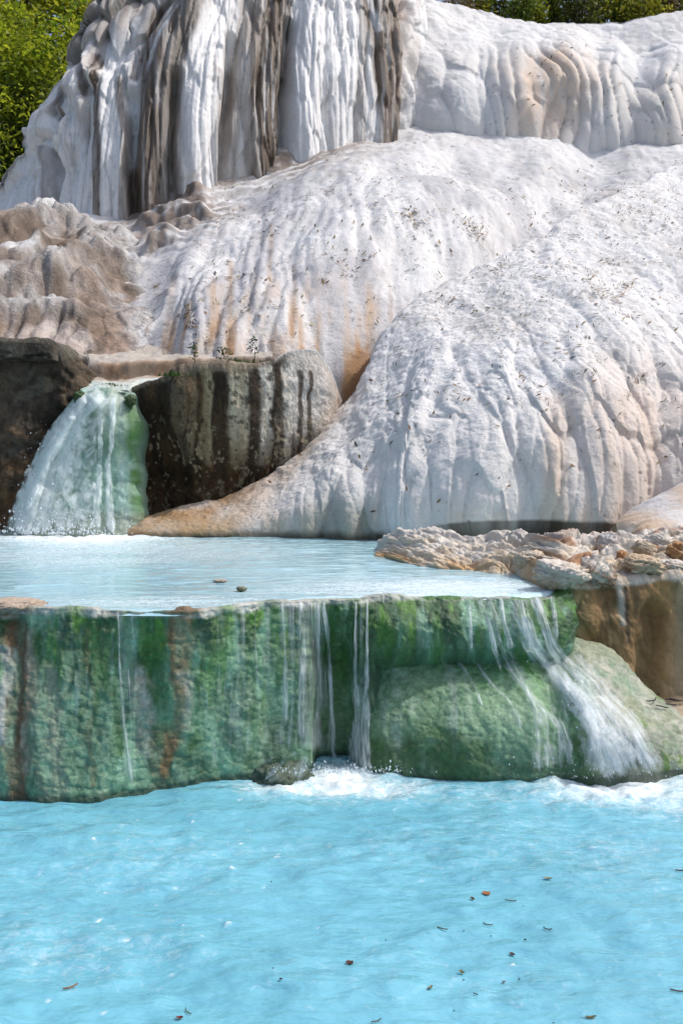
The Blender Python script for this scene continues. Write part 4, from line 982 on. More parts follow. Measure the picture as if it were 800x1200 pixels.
def strip(root, D_, pts, hw, dens, off, mat, seed, K=13, M=90, lift=None, floor=None):
    """one tongue of falling water laid over the rock it runs down"""
    pts = np.array(pts, float)
    L_ = np.concatenate([[0], np.cumsum(np.hypot(*np.diff(pts, axis=0).T))])
    q = np.linspace(0, L_[-1], M)
    cx = hermite(L_, pts[:, 0], q); cy = hermite(L_, pts[:, 1], q)
    w = np.interp(q / L_[-1], np.linspace(0, 1, len(hw)), hw)
    tx = np.gradient(cx); ty = np.gradient(cy); n_ = np.hypot(tx, ty); tx /= n_; ty /= n_
    a = np.linspace(-1, 1, K)
    edge = 1 + 0.18 * fbm(q[:, None] * 0.05 + 0 * a, np.sign(a)[None, :] * 3.3 + seed + 0 * q[:, None], seed, 3)
    PX = cx[:, None] - ty[:, None] * a * w[:, None] * edge; PY = cy[:, None] + tx[:, None] * a * w[:, None] * edge
    # sideways offsets kept mostly horizontal so the tongue hangs from the lip
    Y = dep(D_, PX, PY)
    bad = Y > 900
    if bad.any():
        med = np.median(Y[~bad]) if (~bad).any() else 6.5
        rowm = np.array([np.median(r[r < 900]) if (r < 900).any() else med for r in Y])
        Y = np.where(bad, rowm[:, None], Y)
    Yc = Y.copy()
    for _ in range(6):                                  # water leaps the hollows
        Yp = np.pad(Yc, ((1, 1), (1, 1)), mode='edge')
        av = (Yp[:-2, 1:-1] + Yp[2:, 1:-1] + Yp[1:-1, :-2] + Yp[1:-1, 2:]) / 4
        Yc = np.minimum(Y, av) * 0.6 + av * 0.4
    arch = off * (0.55 + 0.45 * (1 - a[None, :] ** 2)) * np.clip(q[:, None] / 12, 0.15, 1)
    Y = Yc - arch + 0.012 * fbm(PX * 0.25, PY * 0.05, seed + 3, 3)
    P = np.stack([(PX - 400) / FPX * Y, Y, CAMZ - (PY - HZ) / FPX * Y], -1)
    dn = dens - 0.30 * np.abs(a[None, :]) ** 2.5 - 0.30 * np.clip(1 - q[:, None] / 5, 0, 1) - 0.25 * np.clip(1 - (L_[-1] - q[:, None]) / 10, 0, 1)
    dn = dn + 0.10 * fbm(PX * 0.06, PY * 0.03, seed + 11, 3)
    sc = np.median(Y) / FPX
    uv = np.stack([np.broadcast_to((a[None, :] * w[:, None]) * sc + seed * 0.37, PX.shape), np.broadcast_to(q[:, None] * sc, PX.shape) + seed], -1)
    return mesh_np('water_strand', P.reshape(-1, 3), grid_faces(M, K), mat, root, attrs={'dens': dn.ravel()}, uv=uv.reshape(-1, 2))

OCTA_V = np.array([[1, 0, 0], [-1, 0, 0], [0, 1, 0], [0, -1, 0], [0, 0, 1], [0, 0, -1]], float)
OCTA_F = np.array([[0, 2, 4], [2, 1, 4], [1, 3, 4], [3, 0, 4], [2, 0, 5], [1, 2, 5], [3, 1, 5], [0, 3, 5]])
def droplets(root, C_, r):
    n = len(C_)
    V = (OCTA_V[None] * (r[:, None, None] * np.array([1, 1, 1.5])) + C_[:, None, :]).reshape(-1, 3)
    F = (OCTA_F[None] + (np.arange(n) * 6)[:, None, None]).reshape(-1, 3)
    o = mesh_np('spray_drops', V, F, M_SPRAY, root)
    o['kind'] = 'stuff'
    return o

# the small waterfall at the left
wf = empty('waterfall')
tag(wf, 'small white waterfall pouring off the ledge between concrete wall and streaked block', 'waterfall')
DF = depth_map(['F', 'W'])
DFo = depth_map(['F'])
k = 0
for pts, hw, dens, off, mt in (
    ([(122, 459), (98, 478), (76, 515), (56, 560), (40, 624)], [10, 14, 20, 24, 27], .20, .10, M_FROTH),
    ([(104, 460), (80, 488), (58, 525), (38, 572), (20, 624)], [8, 10, 12, 14, 16], .25, .16, M_FROTH),
    ([(118, 459), (96, 490), (82, 540), (66, 624)], [10, 14, 18, 24], .12, .13, M_FROTH),
    ([(132, 460), (110, 500), (96, 550), (88, 624)], [10, 14, 20, 26], .02, .07, M_FROTH),
    ([(134, 460), (131, 520), (127, 545), (130, 624)], [4, 4, 5, 6], .16, .06, M_FROTH),
    ([(119, 470), (117, 530), (113, 624)], [3, 5, 6], .10, .06, M_FROTH),
    ([(145, 460), (142, 530), (145, 624)], [4, 8, 10], .0, .05, M_VEIL),
    ([(126, 458), (126, 480), (126, 510)], [22, 22, 20], .04, .04, M_VEIL),
    ([(90, 480), (66, 520), (46, 560), (30, 600)], [6, 8, 8, 6], .22, .2, M_FROTH),
    ([(112, 560), (100, 590), (92, 626)], [14, 24, 30], .02, .10, M_FROTH)):
    strip(wf, DFo, pts, hw, dens, off, mt, 3 + k * 7); k += 1
# stream over the ledge
LP = np.array([at(96, 447, 13.1), at(112, 452, 12.8), at(130, 457, 12.42), at(160, 457.5, 12.42)])
xs = np.linspace(0, 1, 26); ys = np.linspace(0, 1, 14)
Pst = np.zeros((14, 26, 3))
for jx, u_ in enumerate(xs):
    bx = 97 + 54 * u_
    for iy, v_ in enumerate(ys):
        py_ = 447 + (459.5 - 447) * v_; Y_ = 13.15 + (12.38 - 13.15) * v_
        bx2 = (90 + 14 * u_) * (1 - v_) + bx * v_
        x_, y_, z_ = at(bx2, py_, Y_)
        Pst[iy, jx] = (x_, y_, z_ + 0.012 + 0.008 * math.sin(9 * u_ + 4 * v_) - 0.03 * abs(2 * u_ - 1) ** 4)
M_STREAM = mat_pool('stream_water', np.array([0.42, 0.60, 0.58]), (0.8, 0.84, 0.84), 0.6, 9.0)
fo_ = 0.25 + 0.35 * fbm(Pst[..., 0] * 6, Pst[..., 1] * 6, 5, 3)
mesh_np('stream', Pst.reshape(-1, 3), grid_faces(14, 26), M_STREAM, wf, attrs={'foam': fo_})
n = 620
dx_ = RNG.normal(70, 42, n); Cp = np.array([at(x, 626 - RNG.exponential(9), 11.75 - RNG.random() * 0.35) for x in dx_])
Cq = np.array([at(RNG.normal(52 - 30 * tq, 7 + 3 * tq), 490 + 120 * tq, 11.85 - RNG.random() * 0.2) for tq in RNG.random(70)])
droplets(wf, np.concatenate([Cp, Cq]), np.concatenate([RNG.random(n) ** 3 * 0.012 + 0.003, RNG.random(70) ** 3 * 0.006 + 0.002]))

DG = depth_map(['G', 'H'])
DGo = depth_map(['G']); DHo = depth_map(['H'])
# the right cascade
rc = empty('cascade')
tag(rc, 'foaming cascade fanning from the right end of the dam down over the mossy boulder', 'waterfall')
k = 0
for D_, pts, hw, dens, off, mt in (
    (DG, [(598, 699), (610, 728), (622, 755), (652, 790), (696, 845), (735, 905)], [10, 10, 12, 20, 26, 30], .12, .05, M_FALL),
    (DG, [(625, 697), (638, 730), (648, 760), (690, 800), (735, 850), (768, 903)], [8, 8, 11, 15, 16, 14], .14, .08, M_FALL),
    (DG, [(572, 700), (584, 735), (592, 765), (612, 800), (634, 850), (642, 905)], [7, 7, 9, 10, 12, 14], .03, .05, M_FALL),
    (DG, [(610, 699), (618, 730), (628, 758), (660, 800), (690, 850), (702, 905)], [7, 8, 10, 14, 18, 22], .06, .10, M_FALL),
    (DG, [(612, 698), (625, 740), (640, 770), (676, 815), (706, 860), (722, 906)], [36, 38, 34, 34, 42, 50], -.02, .03, M_LACE),
    (DHo, [(648, 768), (672, 805), (700, 850), (720, 906)], [26, 34, 44, 52], .02, .06, M_LACE),
    (DHo, [(640, 800), (655, 850), (662, 907)], [16, 22, 26], -.02, .03, M_LACE),
    (DHo, [(700, 850), (722, 880), (735, 910)], [30, 40, 44], .08, .08, M_LACE),
    (DG, [(560, 700), (572, 735), (578, 766)], [30, 30, 26], -.05, .04, M_VEIL), (DG, [(500, 699), (502, 735), (502, 768)], [34, 34, 32], -.10, .03, M_VEIL),
    (DHo, [(520, 772), (535, 830), (545, 905)], [50, 56, 60], -.14, .02, M_VEIL),
    (DG, [(646, 694), (650, 725), (652, 752)], [3, 4, 4], .12, .06, M_FALL),
    (DG, [(585, 700), (592, 735), (600, 765)], [4, 4, 5], .10, .09, M_FALL),
    (DG, [(560, 700), (572, 730), (580, 762), (588, 790)], [4, 4, 4, 5], .06, .08, M_FALL),
    (DG, [(548, 704), (551, 735), (552, 768)], [2.5, 3, 3], .10, .06, M_FALL),
    (DHo, [(534, 772), (548, 790), (558, 812), (566, 834)], [4, 4, 4, 3], .08, .03, M_FALL),
    (DHo, [(556, 772), (575, 800), (600, 830), (612, 860)], [4, 5, 6, 5], .05, .03, M_FALL),
    (DHo, [(590, 775), (622, 815), (655, 855), (668, 905)], [8, 10, 12, 12], .03, .04, M_FALL),
    (DHo, [(650, 790), (682, 825), (705, 865), (722, 905)], [10, 14, 16, 18], .10, .09, M_FALL),
    (DHo, [(625, 850), (628, 880), (632, 908)], [8, 9, 10], .04, .05, M_FALL),
    (DHo, [(670, 765), (700, 795), (730, 835)], [8, 9, 6], .0, .03, M_VEIL)):
    strip(rc, D_, pts, hw, dens, off, mt, 101 + k * 7); k += 1
n = 170
Cp = np.array([at(RNG.normal(705, 48), 912 - RNG.exponential(11), 6.03 - RNG.random() * 0.35) for _ in range(n)])
Cq = []
for tq in RNG.random(220):
    x_ = 640 + 110 * tq + RNG.normal(0, 16); y_ = 775 + 125 * tq
    Y_ = float(dep(DHo, np.array([x_]), np.array([y_]))[0]); Y_ = 6.5 if Y_ > 900 else Y_
    Cq.append(at(x_, y_, Y_ - 0.04 - RNG.random() * 0.1))
droplets(rc, np.concatenate([Cp, np.array(Cq)]), np.concatenate([RNG.random(n) ** 3 * 0.004 + 0.001, RNG.random(220) ** 3 * 0.004 + 0.001]))

# the shaded veil in the niche of the dam
vc = empty('cascade')
tag(vc, 'thin shaded veil of water falling in the niche at the middle of the dam', 'waterfall')
for k, (pts, hw, dens, off, mt) in enumerate((
    ([(366, 702), (368, 790), (366, 885)], [24, 24, 28], .06, .05, M_VEIL), ([(338, 703), (340, 800), (336, 880)], [16, 18, 20], .02, .04, M_VEIL), ([(310, 706), (312, 790), (308, 880)], [16, 16, 18], -.04, .03, M_VEIL),
    ([(378, 701), (386, 770), (389, 840), (392, 898)], [3, 3, 4, 5], .14, .07, M_FALL), ([(352, 702), (354, 790), (352, 870)], [4, 5, 7], .04, .07, M_FALL),
    ([(372, 702), (374, 800), (372, 880)], [3, 4, 6], .06, .09, M_FALL), ([(298, 708), (302, 800), (304, 850)], [2, 2.5, 3], .05, .03, M_VEIL),
    ([(250, 712), (252, 800), (250, 905)], [26, 28, 30], -.07, .02, M_VEIL), ([(280, 708), (282, 790), (280, 890)], [20, 22, 24], -.05, .025, M_VEIL),
    ([(330, 704), (334, 780), (334, 850)], [3, 3, 4], .04, .05, M_VEIL))):
    strip(vc, DGo, pts, hw, dens, off, mt, 301 + 7 * k)
# the thread of water right of the niche
tc = empty('cascade')
tag(tc, 'narrow thread of water dropping just right of the niche, left of the mossy boulder', 'waterfall')
for k, (pts, hw, dens, off, mt) in enumerate((
    ([(417, 699), (416, 780), (418, 840), (420, 905)], [2, 3, 7, 14], .10, .07, M_FALL), ([(430, 699), (430, 790), (428, 850), (430, 906)], [2, 2.5, 6, 8], .12, .07, M_FALL),
    ([(422, 780), (420, 850), (418, 908)], [6, 14, 20], .0, .05, M_LACE), ([(424, 699), (424, 780), (424, 850)], [9, 10, 12], -.06, .04, M_VEIL),
    ([(422, 800), (418, 850), (412, 906)], [3, 8, 10], .04, .09, M_FALL))):
    strip(tc, DG, pts, hw, dens, off, mt, 401 + 7 * k)
Cp = np.array([at(RNG.normal(400, 38), 906 - abs(RNG.normal(0, 6)), 6.12 - RNG.random() * 0.25) for _ in range(360)])
droplets(tc, Cp, RNG.random(360) ** 3 * 0.006 + 0.0012)
# trickle on the left part of the dam
lc = empty('cascade')
tag(lc, 'hair-thin trickle of water down the green dam, left of the brown streak', 'waterfall')
for k, (pts, hw, dens, off, mt) in enumerate((
    ([(150, 715), (152, 800), (154, 915)], [24, 26, 28], -.10, .02, M_VEIL), ([(95, 714), (97, 800), (98, 925)], [22, 24, 26], -.12, .02, M_VEIL),
    ([(138, 714), (141, 790), (146, 850), (156, 922)], [2, 2, 3, 4], .10, .02, M_FALL), ([(150, 780), (153, 850), (152, 915)], [2, 3, 4], .04, .02, M_VEIL))):
    strip(lc, DGo, pts, hw, dens, off, mt, 501 + 7 * k)

# ------------------------------------------------------------------ loose rocks
def ico(sub):
    import bmesh
    bm = bmesh.new(); bmesh.ops.create_icosphere(bm, subdivisions=sub, radius=1)
    V = np.array([v.co[:] for v in bm.verts]); F = np.array([[v.index for v in f.verts] for f in bm.faces])
    bm.free(); return V, F
ICO5 = ico(5)
def fbm3(V, sc, seed, octv=4):
    return (fbm(V[:, 0] * sc + 1.7 * V[:, 2] * sc, V[:, 1] * sc, seed, octv) + fbm(V[:, 1] * sc + 3.1, V[:, 2] * sc - 1.3 * V[:, 0] * sc, seed + 9, octv)) * 0.7
def rock(name, px, py, Y, rx, ry, c1, c2, seed, label, mat=M_BANK, rough=0.30, depth=1.0, cat='rock'):
    """boulder whose outline in the photograph is rx by ry pixels round (px, py)"""
    V, F = ICO5[0].copy(), ICO5[1]
    n1 = fbm3(V, 1.3, seed); n2 = fbm3(V, 4.5, seed + 3); n3 = fbm3(V, 14, seed + 5, 3)
    R_ = 1 + 1.2 * rough * n1 + rough * 0.8 * n2 + 0.09 * n3
    sx = rx / FPX * Y; sz = ry / FPX * Y
    W_ = V * R_[:, None] * np.array([sx, sx * depth, sz])
    c = mixc(np.broadcast_to(np.array(c1), V.shape), np.array(c2), np.clip(0.40 + 1.0 * n2 + 0.9 * n3 - 0.5 * V[:, 2], 0, 1))
    o = mesh_np(name, W_, F, mat, None, col=np.clip(c, 0.01, 0.9))
    o.location = at(px, py, Y)
    return tag(o, label, cat)
W1 = (0.66, 0.60, 0.53); T1 = (0.50, 0.38, 0.25); O1 = (0.40, 0.20, 0.08); B1 = (0.22, 0.13, 0.07)
for i, (px, py, Y, rx, ry, c1, c2, lab) in enumerate((
    (656, 674, 6.90, 30, 18, W1, T1, 'largest white-grey boulder at the pool edge on the right bank, nearest the cascade'),
    (697, 672, 7.05, 22, 20, W1, B1, 'reddish knobbly boulder right beside the largest white-grey one on the bank'),
    (712, 640, 7.9, 15, 16, (0.62, 0.6, 0.58), O1, 'pale rock with an orange underside under the white overhang, right bank'),
    (752, 662, 7.15, 24, 12, T1, (0.52, 0.40, 0.28), 'rounded tan rock on the bank in front of the peach lobe'),
    (728, 658, 7.5, 10, 13, O1, B1, 'rust-orange jagged rock beneath the drip between the pale boulders'),
    (783, 664, 7.2, 19, 9, W1, (0.45, 0.33, 0.22), 'flat pale rock at the far right of the bank'),
    (752, 644, 7.6, 12, 10, (0.46, 0.40, 0.30), T1, 'small olive-tan rock behind the rounded tan rock'),
    (774, 637, 7.7, 15, 11, W1, (0.5, 0.42, 0.34), 'off-white knob right of the olive-tan rock'),
    (622, 656, 7.7, 20, 10, (0.60, 0.52, 0.42), T1, 'buff knob left of the largest white-grey boulder'),
    (793, 648, 7.4, 12, 13, O1, T1, 'orange-brown rock at the right frame edge above the flat pale rock'))):
    rock('rock', px, py, Y, rx, ry, c1, c2, 900 + i * 13, lab)
rock('rock', 330, 918, 6.2, 38, 26, (0.10, 0.14, 0.10), (0.03, 0.06, 0.035), 1201, 'low wet rock awash in foam at the foot of the dam by the niche', M_MOSS, 0.24, 0.9)
for k, (pts, hw, dens, off) in enumerate((([(352, 884), (338, 890), (322, 905), (305, 917)], [6, 9, 10, 9], .10, .02), ([(362, 884), (352, 900), (346, 918)], [8, 12, 14], .10, .03), ([(330, 884), (312, 895), (292, 914)], [4, 6, 7], .06, .02))):
    Dr = np.full((1400, 1200), 5.95)
    strip(vc, Dr, pts, hw, dens - .06, off, M_LACE, 601 + 9 * k)
rock('stone', 283, 690, rimY(693) - 0.03, 6, 3, (0.30, 0.27, 0.22), (0.10, 0.14, 0.05), 1301, 'small dark mossy stone poking out of the upper pool near the rim', M_BANK, .2, 1, 'stone')
rock('stone', 258, 680.5, rimY(682), 8, 1.6, (0.42, 0.36, 0.30), (0.3, 0.26, 0.2), 1311, 'thin flat stone awash in the upper pool, left of the mossy stone', M_BANK, .15, 1, 'stone')
rock('slab', 18, 709, 6.18, 36, 9, (0.48, 0.39, 0.31), (0.34, 0.25, 0.18), 1321, 'flat beige slab lying on the dam rim at the left edge', M_BANK, .16, 0.9, 'slab')
rock('rock', 216, 716, 6.0, 11, 6, (0.24, 0.18, 0.12), (0.12, 0.10, 0.06), 1331, 'dark brown knob of rock on the dam rim above the orange streak', M_BANK, .2, 1)

# ------------------------------------------------------------------ trees, hedge and plants
def tube(pts, rad, k=7):
    pts = np.array(pts, float); n_ = len(pts)
    V = []
    for i in range(n_):
        d = pts[min(i + 1, n_ - 1)] - pts[max(i - 1, 0)]; d /= np.linalg.norm(d) + 1e-9
        a = np.cross(d, [0.3, 0.9, 0.1]); a /= np.linalg.norm(a) + 1e-9; b = np.cross(d, a)
        for j in range(k):
            t_ = 2 * math.pi * j / k
            V.append(pts[i] + rad[i] * (math.cos(t_) * a + math.sin(t_) * b))
    F = [[i * k + j, i * k + (j + 1) % k, (i + 1) * k + (j + 1) % k, (i + 1) * k + j] for i in range(n_ - 1) for j in range(k)]
    return np.array(V), np.array(F)

def join(parts):
    V = []; F = []; o = 0
    for v, f in parts:
        V.append(v); F.append(f + o); o += len(v)
    return np.concatenate(V), np.concatenate(F)

def leaf_cloud(C_, size, rng, flat=0.6, aspect=1.9):
    """folded leaf blades (two quads-in-one rhombus of 4 corners) at points C_"""
    n_ = len(C_)
    d = rng.normal(size=(n_, 3)); d[:, 2] *= flat; d /= np.linalg.norm(d, axis=1, keepdims=True)
    u = rng.normal(size=(n_, 3)); u[:, 2] += 1.0; s_ = np.cross(d, u); s_ /= np.linalg.norm(s_, axis=1, keepdims=True) + 1e-9
    nn = np.cross(s_, d)
    L_ = size * (0.6 + 0.8 * rng.random(n_))[:, None]; W_ = L_ / aspect
    p0 = C_ - d * L_ / 2; p2 = C_ + d * L_ / 2 - nn * L_ * 0.12
    p1 = C_ + s_ * W_ / 2 + nn * W_ * 0.2; p3 = C_ - s_ * W_ / 2 + nn * W_ * 0.2
    V = np.stack([p0, p1, p2, p3], 1).reshape(-1, 3)
    F = np.arange(n_ * 4).reshape(-1, 4)
    return V, F
M_LEAF = mat_leaves('tree_leaves', None, None, 0.6)
M_BARK = mat_plain('bark', (0.06, 0.045, 0.032), 0.9, vary=0.4, scale=9)

def make_tree(seed, h, cr, cols, nleaf, lsize):
    rng = np.random.default_rng(seed)
    t = empty('tree')
    parts = []
    lean = rng.normal(0, 0.06, 2)
    trunk = [np.array([lean[0] * z + 0.15 * math.sin(z * 0.7 + seed), lean[1] * z, z]) for z in np.linspace(-0.5, h * 0.9, 12)]
    parts.append(tube(trunk, np.linspace(0.22, 0.04, 12) * h / 10))
    ends = []
    for k in range(16):
        i = rng.integers(4, 12); b = trunk[i]; az = rng.random() * 6.28; ln = cr * (0.6 + 0.6 * rng.random()) * (1.15 - 0.5 * (i / 12))
        e = b + np.array([math.cos(az) * ln, math.sin(az) * ln, ln * (0.15 + 0.5 * rng.random())])
        m_ = (b + e) / 2 + rng.normal(0, 0.2, 3)
        parts.append(tube([b, m_, e], np.array([0.07, 0.045, 0.015]) * h / 10, 5))
        ends += [e, m_, (m_ + e) / 2]
        for q in range(2):
            e2 = m_ + (e - m_) * rng.random() + rng.normal(0, cr * 0.28, 3)
            parts.append(tube([m_, (m_ + e2) / 2, e2], np.array([0.03, 0.02, 0.01]) * h / 10, 4)); ends.append(e2)
    ends.append(trunk[-1]); ends = np.array(ends)
    V, F = join(parts)
    mesh_np('trunk', V, F, M_BARK, t)
    idx = rng.integers(0, len(ends), nleaf)
    spread = cr * 0.20 * (0.7 + 0.8 * rng.random(len(ends)))
    off = rng.normal(size=(nleaf, 3)); off *= (rng.random(nleaf) ** 0.45 / (np.linalg.norm(off, axis=1) + 1e-9))[:, None] * np.array([1.5, 1.5, 0.75])
    C_ = ends[idx] + off * spread[idx][:, None] * 1.3
    V, F = leaf_cloud(C_, lsize, rng)
    cc = np.array(cols); clump = rng.random(len(ends))
    w = np.clip(clump[idx] + rng.normal(0, 0.25, nleaf), 0, 1)[:, None]
    c = cc[0] * (1 - w) + cc[1] * w
    mesh_np('crown', V, F, M_LEAF, t, col=np.repeat(c, 4, 0))
    return t
YG = [(0.20, 0.28, 0.02), (0.58, 0.56, 0.04)]; MG = [(0.13, 0.22, 0.018), (0.45, 0.50, 0.035)]; DG_ = [(0.05, 0.10, 0.014), (0.22, 0.27, 0.03)]
def hz(x, y): return float(hill_z(np.array([x]), np.array([y]))[0])
for i, (x, y, h_, cr, cols, lab) in enumerate((
    (-12.6, 36.0, 12.5, 3.2, YG, 'bright yellow-green broadleaf tree nearest the left frame edge behind the cliff'),
    (-9.6, 38.5, 13.0, 3.0, YG, 'yellow-green tree close against the cliff top at the upper left'),
    (-14.6, 41.0, 14.5, 3.6, MG, 'mid-green tree behind the yellow-green trees at the far left'),
    (-11.4, 43.0, 15.0, 3.6, MG, 'taller mid-green tree between the two yellow-green trees'),
    (-7.0, 44.0, 15.0, 3.4, DG_, 'dark green tree mostly hidden behind the top of the cliff'),
    (-10.8, 34.0, 6.5, 2.4, MG, 'low mid-green tree at the foot of the trees, beside the white cliff edge'),
    (-14.0, 35.5, 7.0, 2.6, YG, 'low yellow-green bushy tree at the left frame edge below the bright crowns'))):
    t = make_tree(40 + i, h_, cr, cols, 9000 if h_ > 8 else 7000, 0.20)
    t.location = (x, y, hz(x, y)); t.rotation_euler = (0, 0, i * 1.3)
    tag(t, lab, 'tree', 'trees beyond the cliff at the upper left')

def make_bush(seed, r, h_, cols, nleaf, lsize):
    rng = np.random.default_rng(seed)
    b = empty('shrub'); parts = []; ends = []
    for k in range(14):
        az = rng.random() * 6.28; e = np.array([math.cos(az) * r * rng.random(), math.sin(az) * r * 0.7 * rng.random(), h_ * (0.5 + 0.5 * rng.random())])
        parts.append(tube([(e[0] * 0.2, e[1] * 0.2, -0.1), e * np.array([0.6, 0.6, 0.55]), e], [0.03, 0.02, 0.006], 4)); ends += [e, e * 0.75, e * 0.5]
    V, F = join(parts); mesh_np('stems', V, F, M_BARK, b)
    ends = np.array(ends); idx = rng.integers(0, len(ends), nleaf)
    C_ = ends[idx] + rng.normal(size=(nleaf, 3)) * np.array([0.22, 0.22, 0.18]) * r
    V, F = leaf_cloud(C_, lsize, rng, 0.8, 2.2)
    cc = np.array(cols); w = np.clip(rng.random(len(ends))[idx] + rng.normal(0, 0.3, nleaf), 0, 1)[:, None]
    mesh_np('foliage', V, F, M_LEAF, b, col=np.repeat(cc[0] * (1 - w) + cc[1] * w, 4, 0))
    return b
for i, (x, y, r_, h_, cols, lab) in enumerate(((-11.6, 31.5, 1.6, 4.2, MG, 'round mid-green bush hugging the left flank of the streaked cliff'), (-13.2, 32.5, 1.7, 5.0, YG, 'yellow-green bush at the left frame edge, below the trees'), (-10.4, 33.0, 1.5, 4.6, DG_, 'darker bush squeezed between the cliff flank and the trees'))):
    b = make_bush(350 + i, r_, h_, cols, 5000, 0.17)
    b.location = (x, y, hz(x, y) - 0.3)
    tag(b, lab, 'bush', 'bushes beside the upper left cliff')
SHR = [('dark green leafy shrub', DG_), ('yellow-green leafy shrub', [(0.10, 0.15, 0.015), (0.42, 0.40, 0.04)]), ('olive green shrub', [(0.04, 0.06, 0.015), (0.14, 0.15, 0.03)]), ('dry brownish shrub', [(0.10, 0.07, 0.03), (0.22, 0.17, 0.08)])]
BX = [528, 552, 578, 602, 628, 652, 676, 700, 724, 750, 776, 800, 826]
KI = [3, 1, 2, 0, 1, 0, 2, 1, 0, 1, 3, 2, 1]
NEAR = ['at the left end of the hedge, over the first dip', 'second from the left end of the hedge', 'in the left third of the hedge', 'left of the dip in the white skyline', 'above the left side of the skyline dip', 'above the lowest dip of the white skyline',
        'just right of the lowest dip', 'in the middle right of the hedge', 'between two paler shrubs in the right of the hedge', 'over the rising skyline at the right', 'with dry stems over the rising skyline', 'second from the right end of the hedge', 'at the right end of the hedge, cut by the frame']
for i, (bx, kd, nr) in enumerate(zip(BX, KI, NEAR)):
    Y = 32.0 + 0.7 * ((i * 7) % 3)
    x = (bx - 400) / FPX * Y
    b = make_bush(300 + i, 0.75, 2.3 + 0.4 * ((i * 5) % 3), SHR[kd][1], 2200, 0.13)
    b.location = (x, Y, hz(x, Y) - 0.1)
    tag(b, SHR[kd][0] + ' ' + nr, 'shrub', 'shrubs along the top of the white cliff')

# grasses and weeds on the ledges
M_BLADE = mat_leaves('grass_blades', None, None, 0.35)
def blades(n_, h_, r, rng, wd=0.008, droop=0.4):
    V = []; F = []
    for i in range(n_):
        b = np.array([rng.normal(0, r), rng.normal(0, r * 0.5), -0.02]); az = rng.random() * 6.28; L_ = h_ * (0.5 + 0.6 * rng.random()); d = droop * L_ * rng.random()
        dirv = np.array([math.cos(az), math.sin(az), 0]); sd_ = np.array([-dirv[1], dirv[0], 0]) * wd
        o = len(V)
        for j in range(4):
            q = j / 3; c = b + dirv * d * q * q + np.array([0, 0, L_ * (q - 0.25 * q * q)])
            V += [c - sd_ * (1 - q * 0.95), c + sd_ * (1 - q * 0.95)]
        F += [[o + 2 * j, o + 2 * j + 1, o + 2 * j + 3, o + 2 * j + 2] for j in range(3)]
    return np.array(V), np.array(F)
DP = depth_map(['L', 'S', 'A', 'F', 'D'])
def grass(px, py, n_, h_, r, col, lab, seed, Y=None):
    rng = np.random.default_rng(seed)
    if Y is None: Y = float(dep(DP, np.array([px]), np.array([py]))[0]) - 0.03
    V, F = blades(n_, h_, r, rng)
    c = np.array(col) * (0.6 + 0.8 * rng.random((n_, 1)))
    o = empty('grass_tuft')
    mesh_np('blades', V, F, M_BLADE, o, col=np.repeat(c, 8, 0))['kind'] = 'stuff'
    o.location = at(px, py, Y)
    return tag(o, lab, 'grass', 'tufts of green on the ochre ledge')
GC = (0.05, 0.10, 0.015)
grass(203, 439, 110, 0.09, 0.09, GC, 'lush green tuft at the left top corner of the streaked block', 1)
grass(128, 449, 40, 0.04, 0.06, (0.06, 0.11, 0.02), 'short green tuft in the stream right above the waterfall lip', 2)
grass(139, 452, 60, 0.05, 0.09, (0.09, 0.12, 0.03), 'sparse yellowish tuft on the ledge between the stream and the block', 3)
grass(258, 428, 80, 0.07, 0.12, (0.10, 0.10, 0.03), 'dry olive tuft on top of the streaked block, middle', 4, 13.2)
grass(278, 424, 120, 0.10, 0.11, GC, 'dense dark tuft on top of the streaked block beside the tall weed', 5, 13.3)
grass(82, 425, 40, 0.08, 0.05, (0.10, 0.12, 0.04), 'small pale tuft against the end of the concrete wall', 6)
def weed(px, py, Y, h_, lab, seed):
    rng = np.random.default_rng(seed)
    w = empty('weed'); st = [(0.015 * math.sin(5 * z), 0, z) for z in np.linspace(-0.03, h_, 7)]
    V, F = tube(st, np.linspace(0.006, 0.002, 7), 5); mesh_np('stem', V, F, M_BARK, w)
    C_ = np.array([(rng.normal(0, 0.035), rng.normal(0, 0.03), h_ * (0.15 + 0.9 * rng.random())) for _ in range(46)])
    V, F = leaf_cloud(C_, 0.05, rng, 0.6, 2.4)
    c = np.array((0.04, 0.085, 0.015)) * (0.6 + 0.8 * rng.random((46, 1)))
    mesh_np('leaves', V, F, M_LEAF, w, col=np.repeat(c, 4, 0))
    w.location = at(px, py, Y)
    tag(w, lab, 'weed')
weed(298, 422, 13.2, 0.30, 'tall dark weed sticking up on top of the streaked block', 1)
weed(228, 425, 13.5, 0.26, 'thin pale weed at the foot of the slope, left of the tall weed', 2)
weed(262, 425, 13.5, 0.20, 'short weed between the tall weed and the thin pale one', 3)
# lush moss cushions at the waterfall lip
for i, (px, py, rx, ry, lab) in enumerate(((153, 469, 7, 7, 'bright green moss cushion at the right of the waterfall lip'), (93, 466, 7, 8, 'dark green moss cushion at the left of the waterfall lip, against the wall'))):
    rock('moss_cushion', px, py, 12.33, rx, ry, (0.045, 0.095, 0.018), (0.02, 0.045, 0.010), 1400 + i, lab, M_MOSS, .25, 1, 'moss')

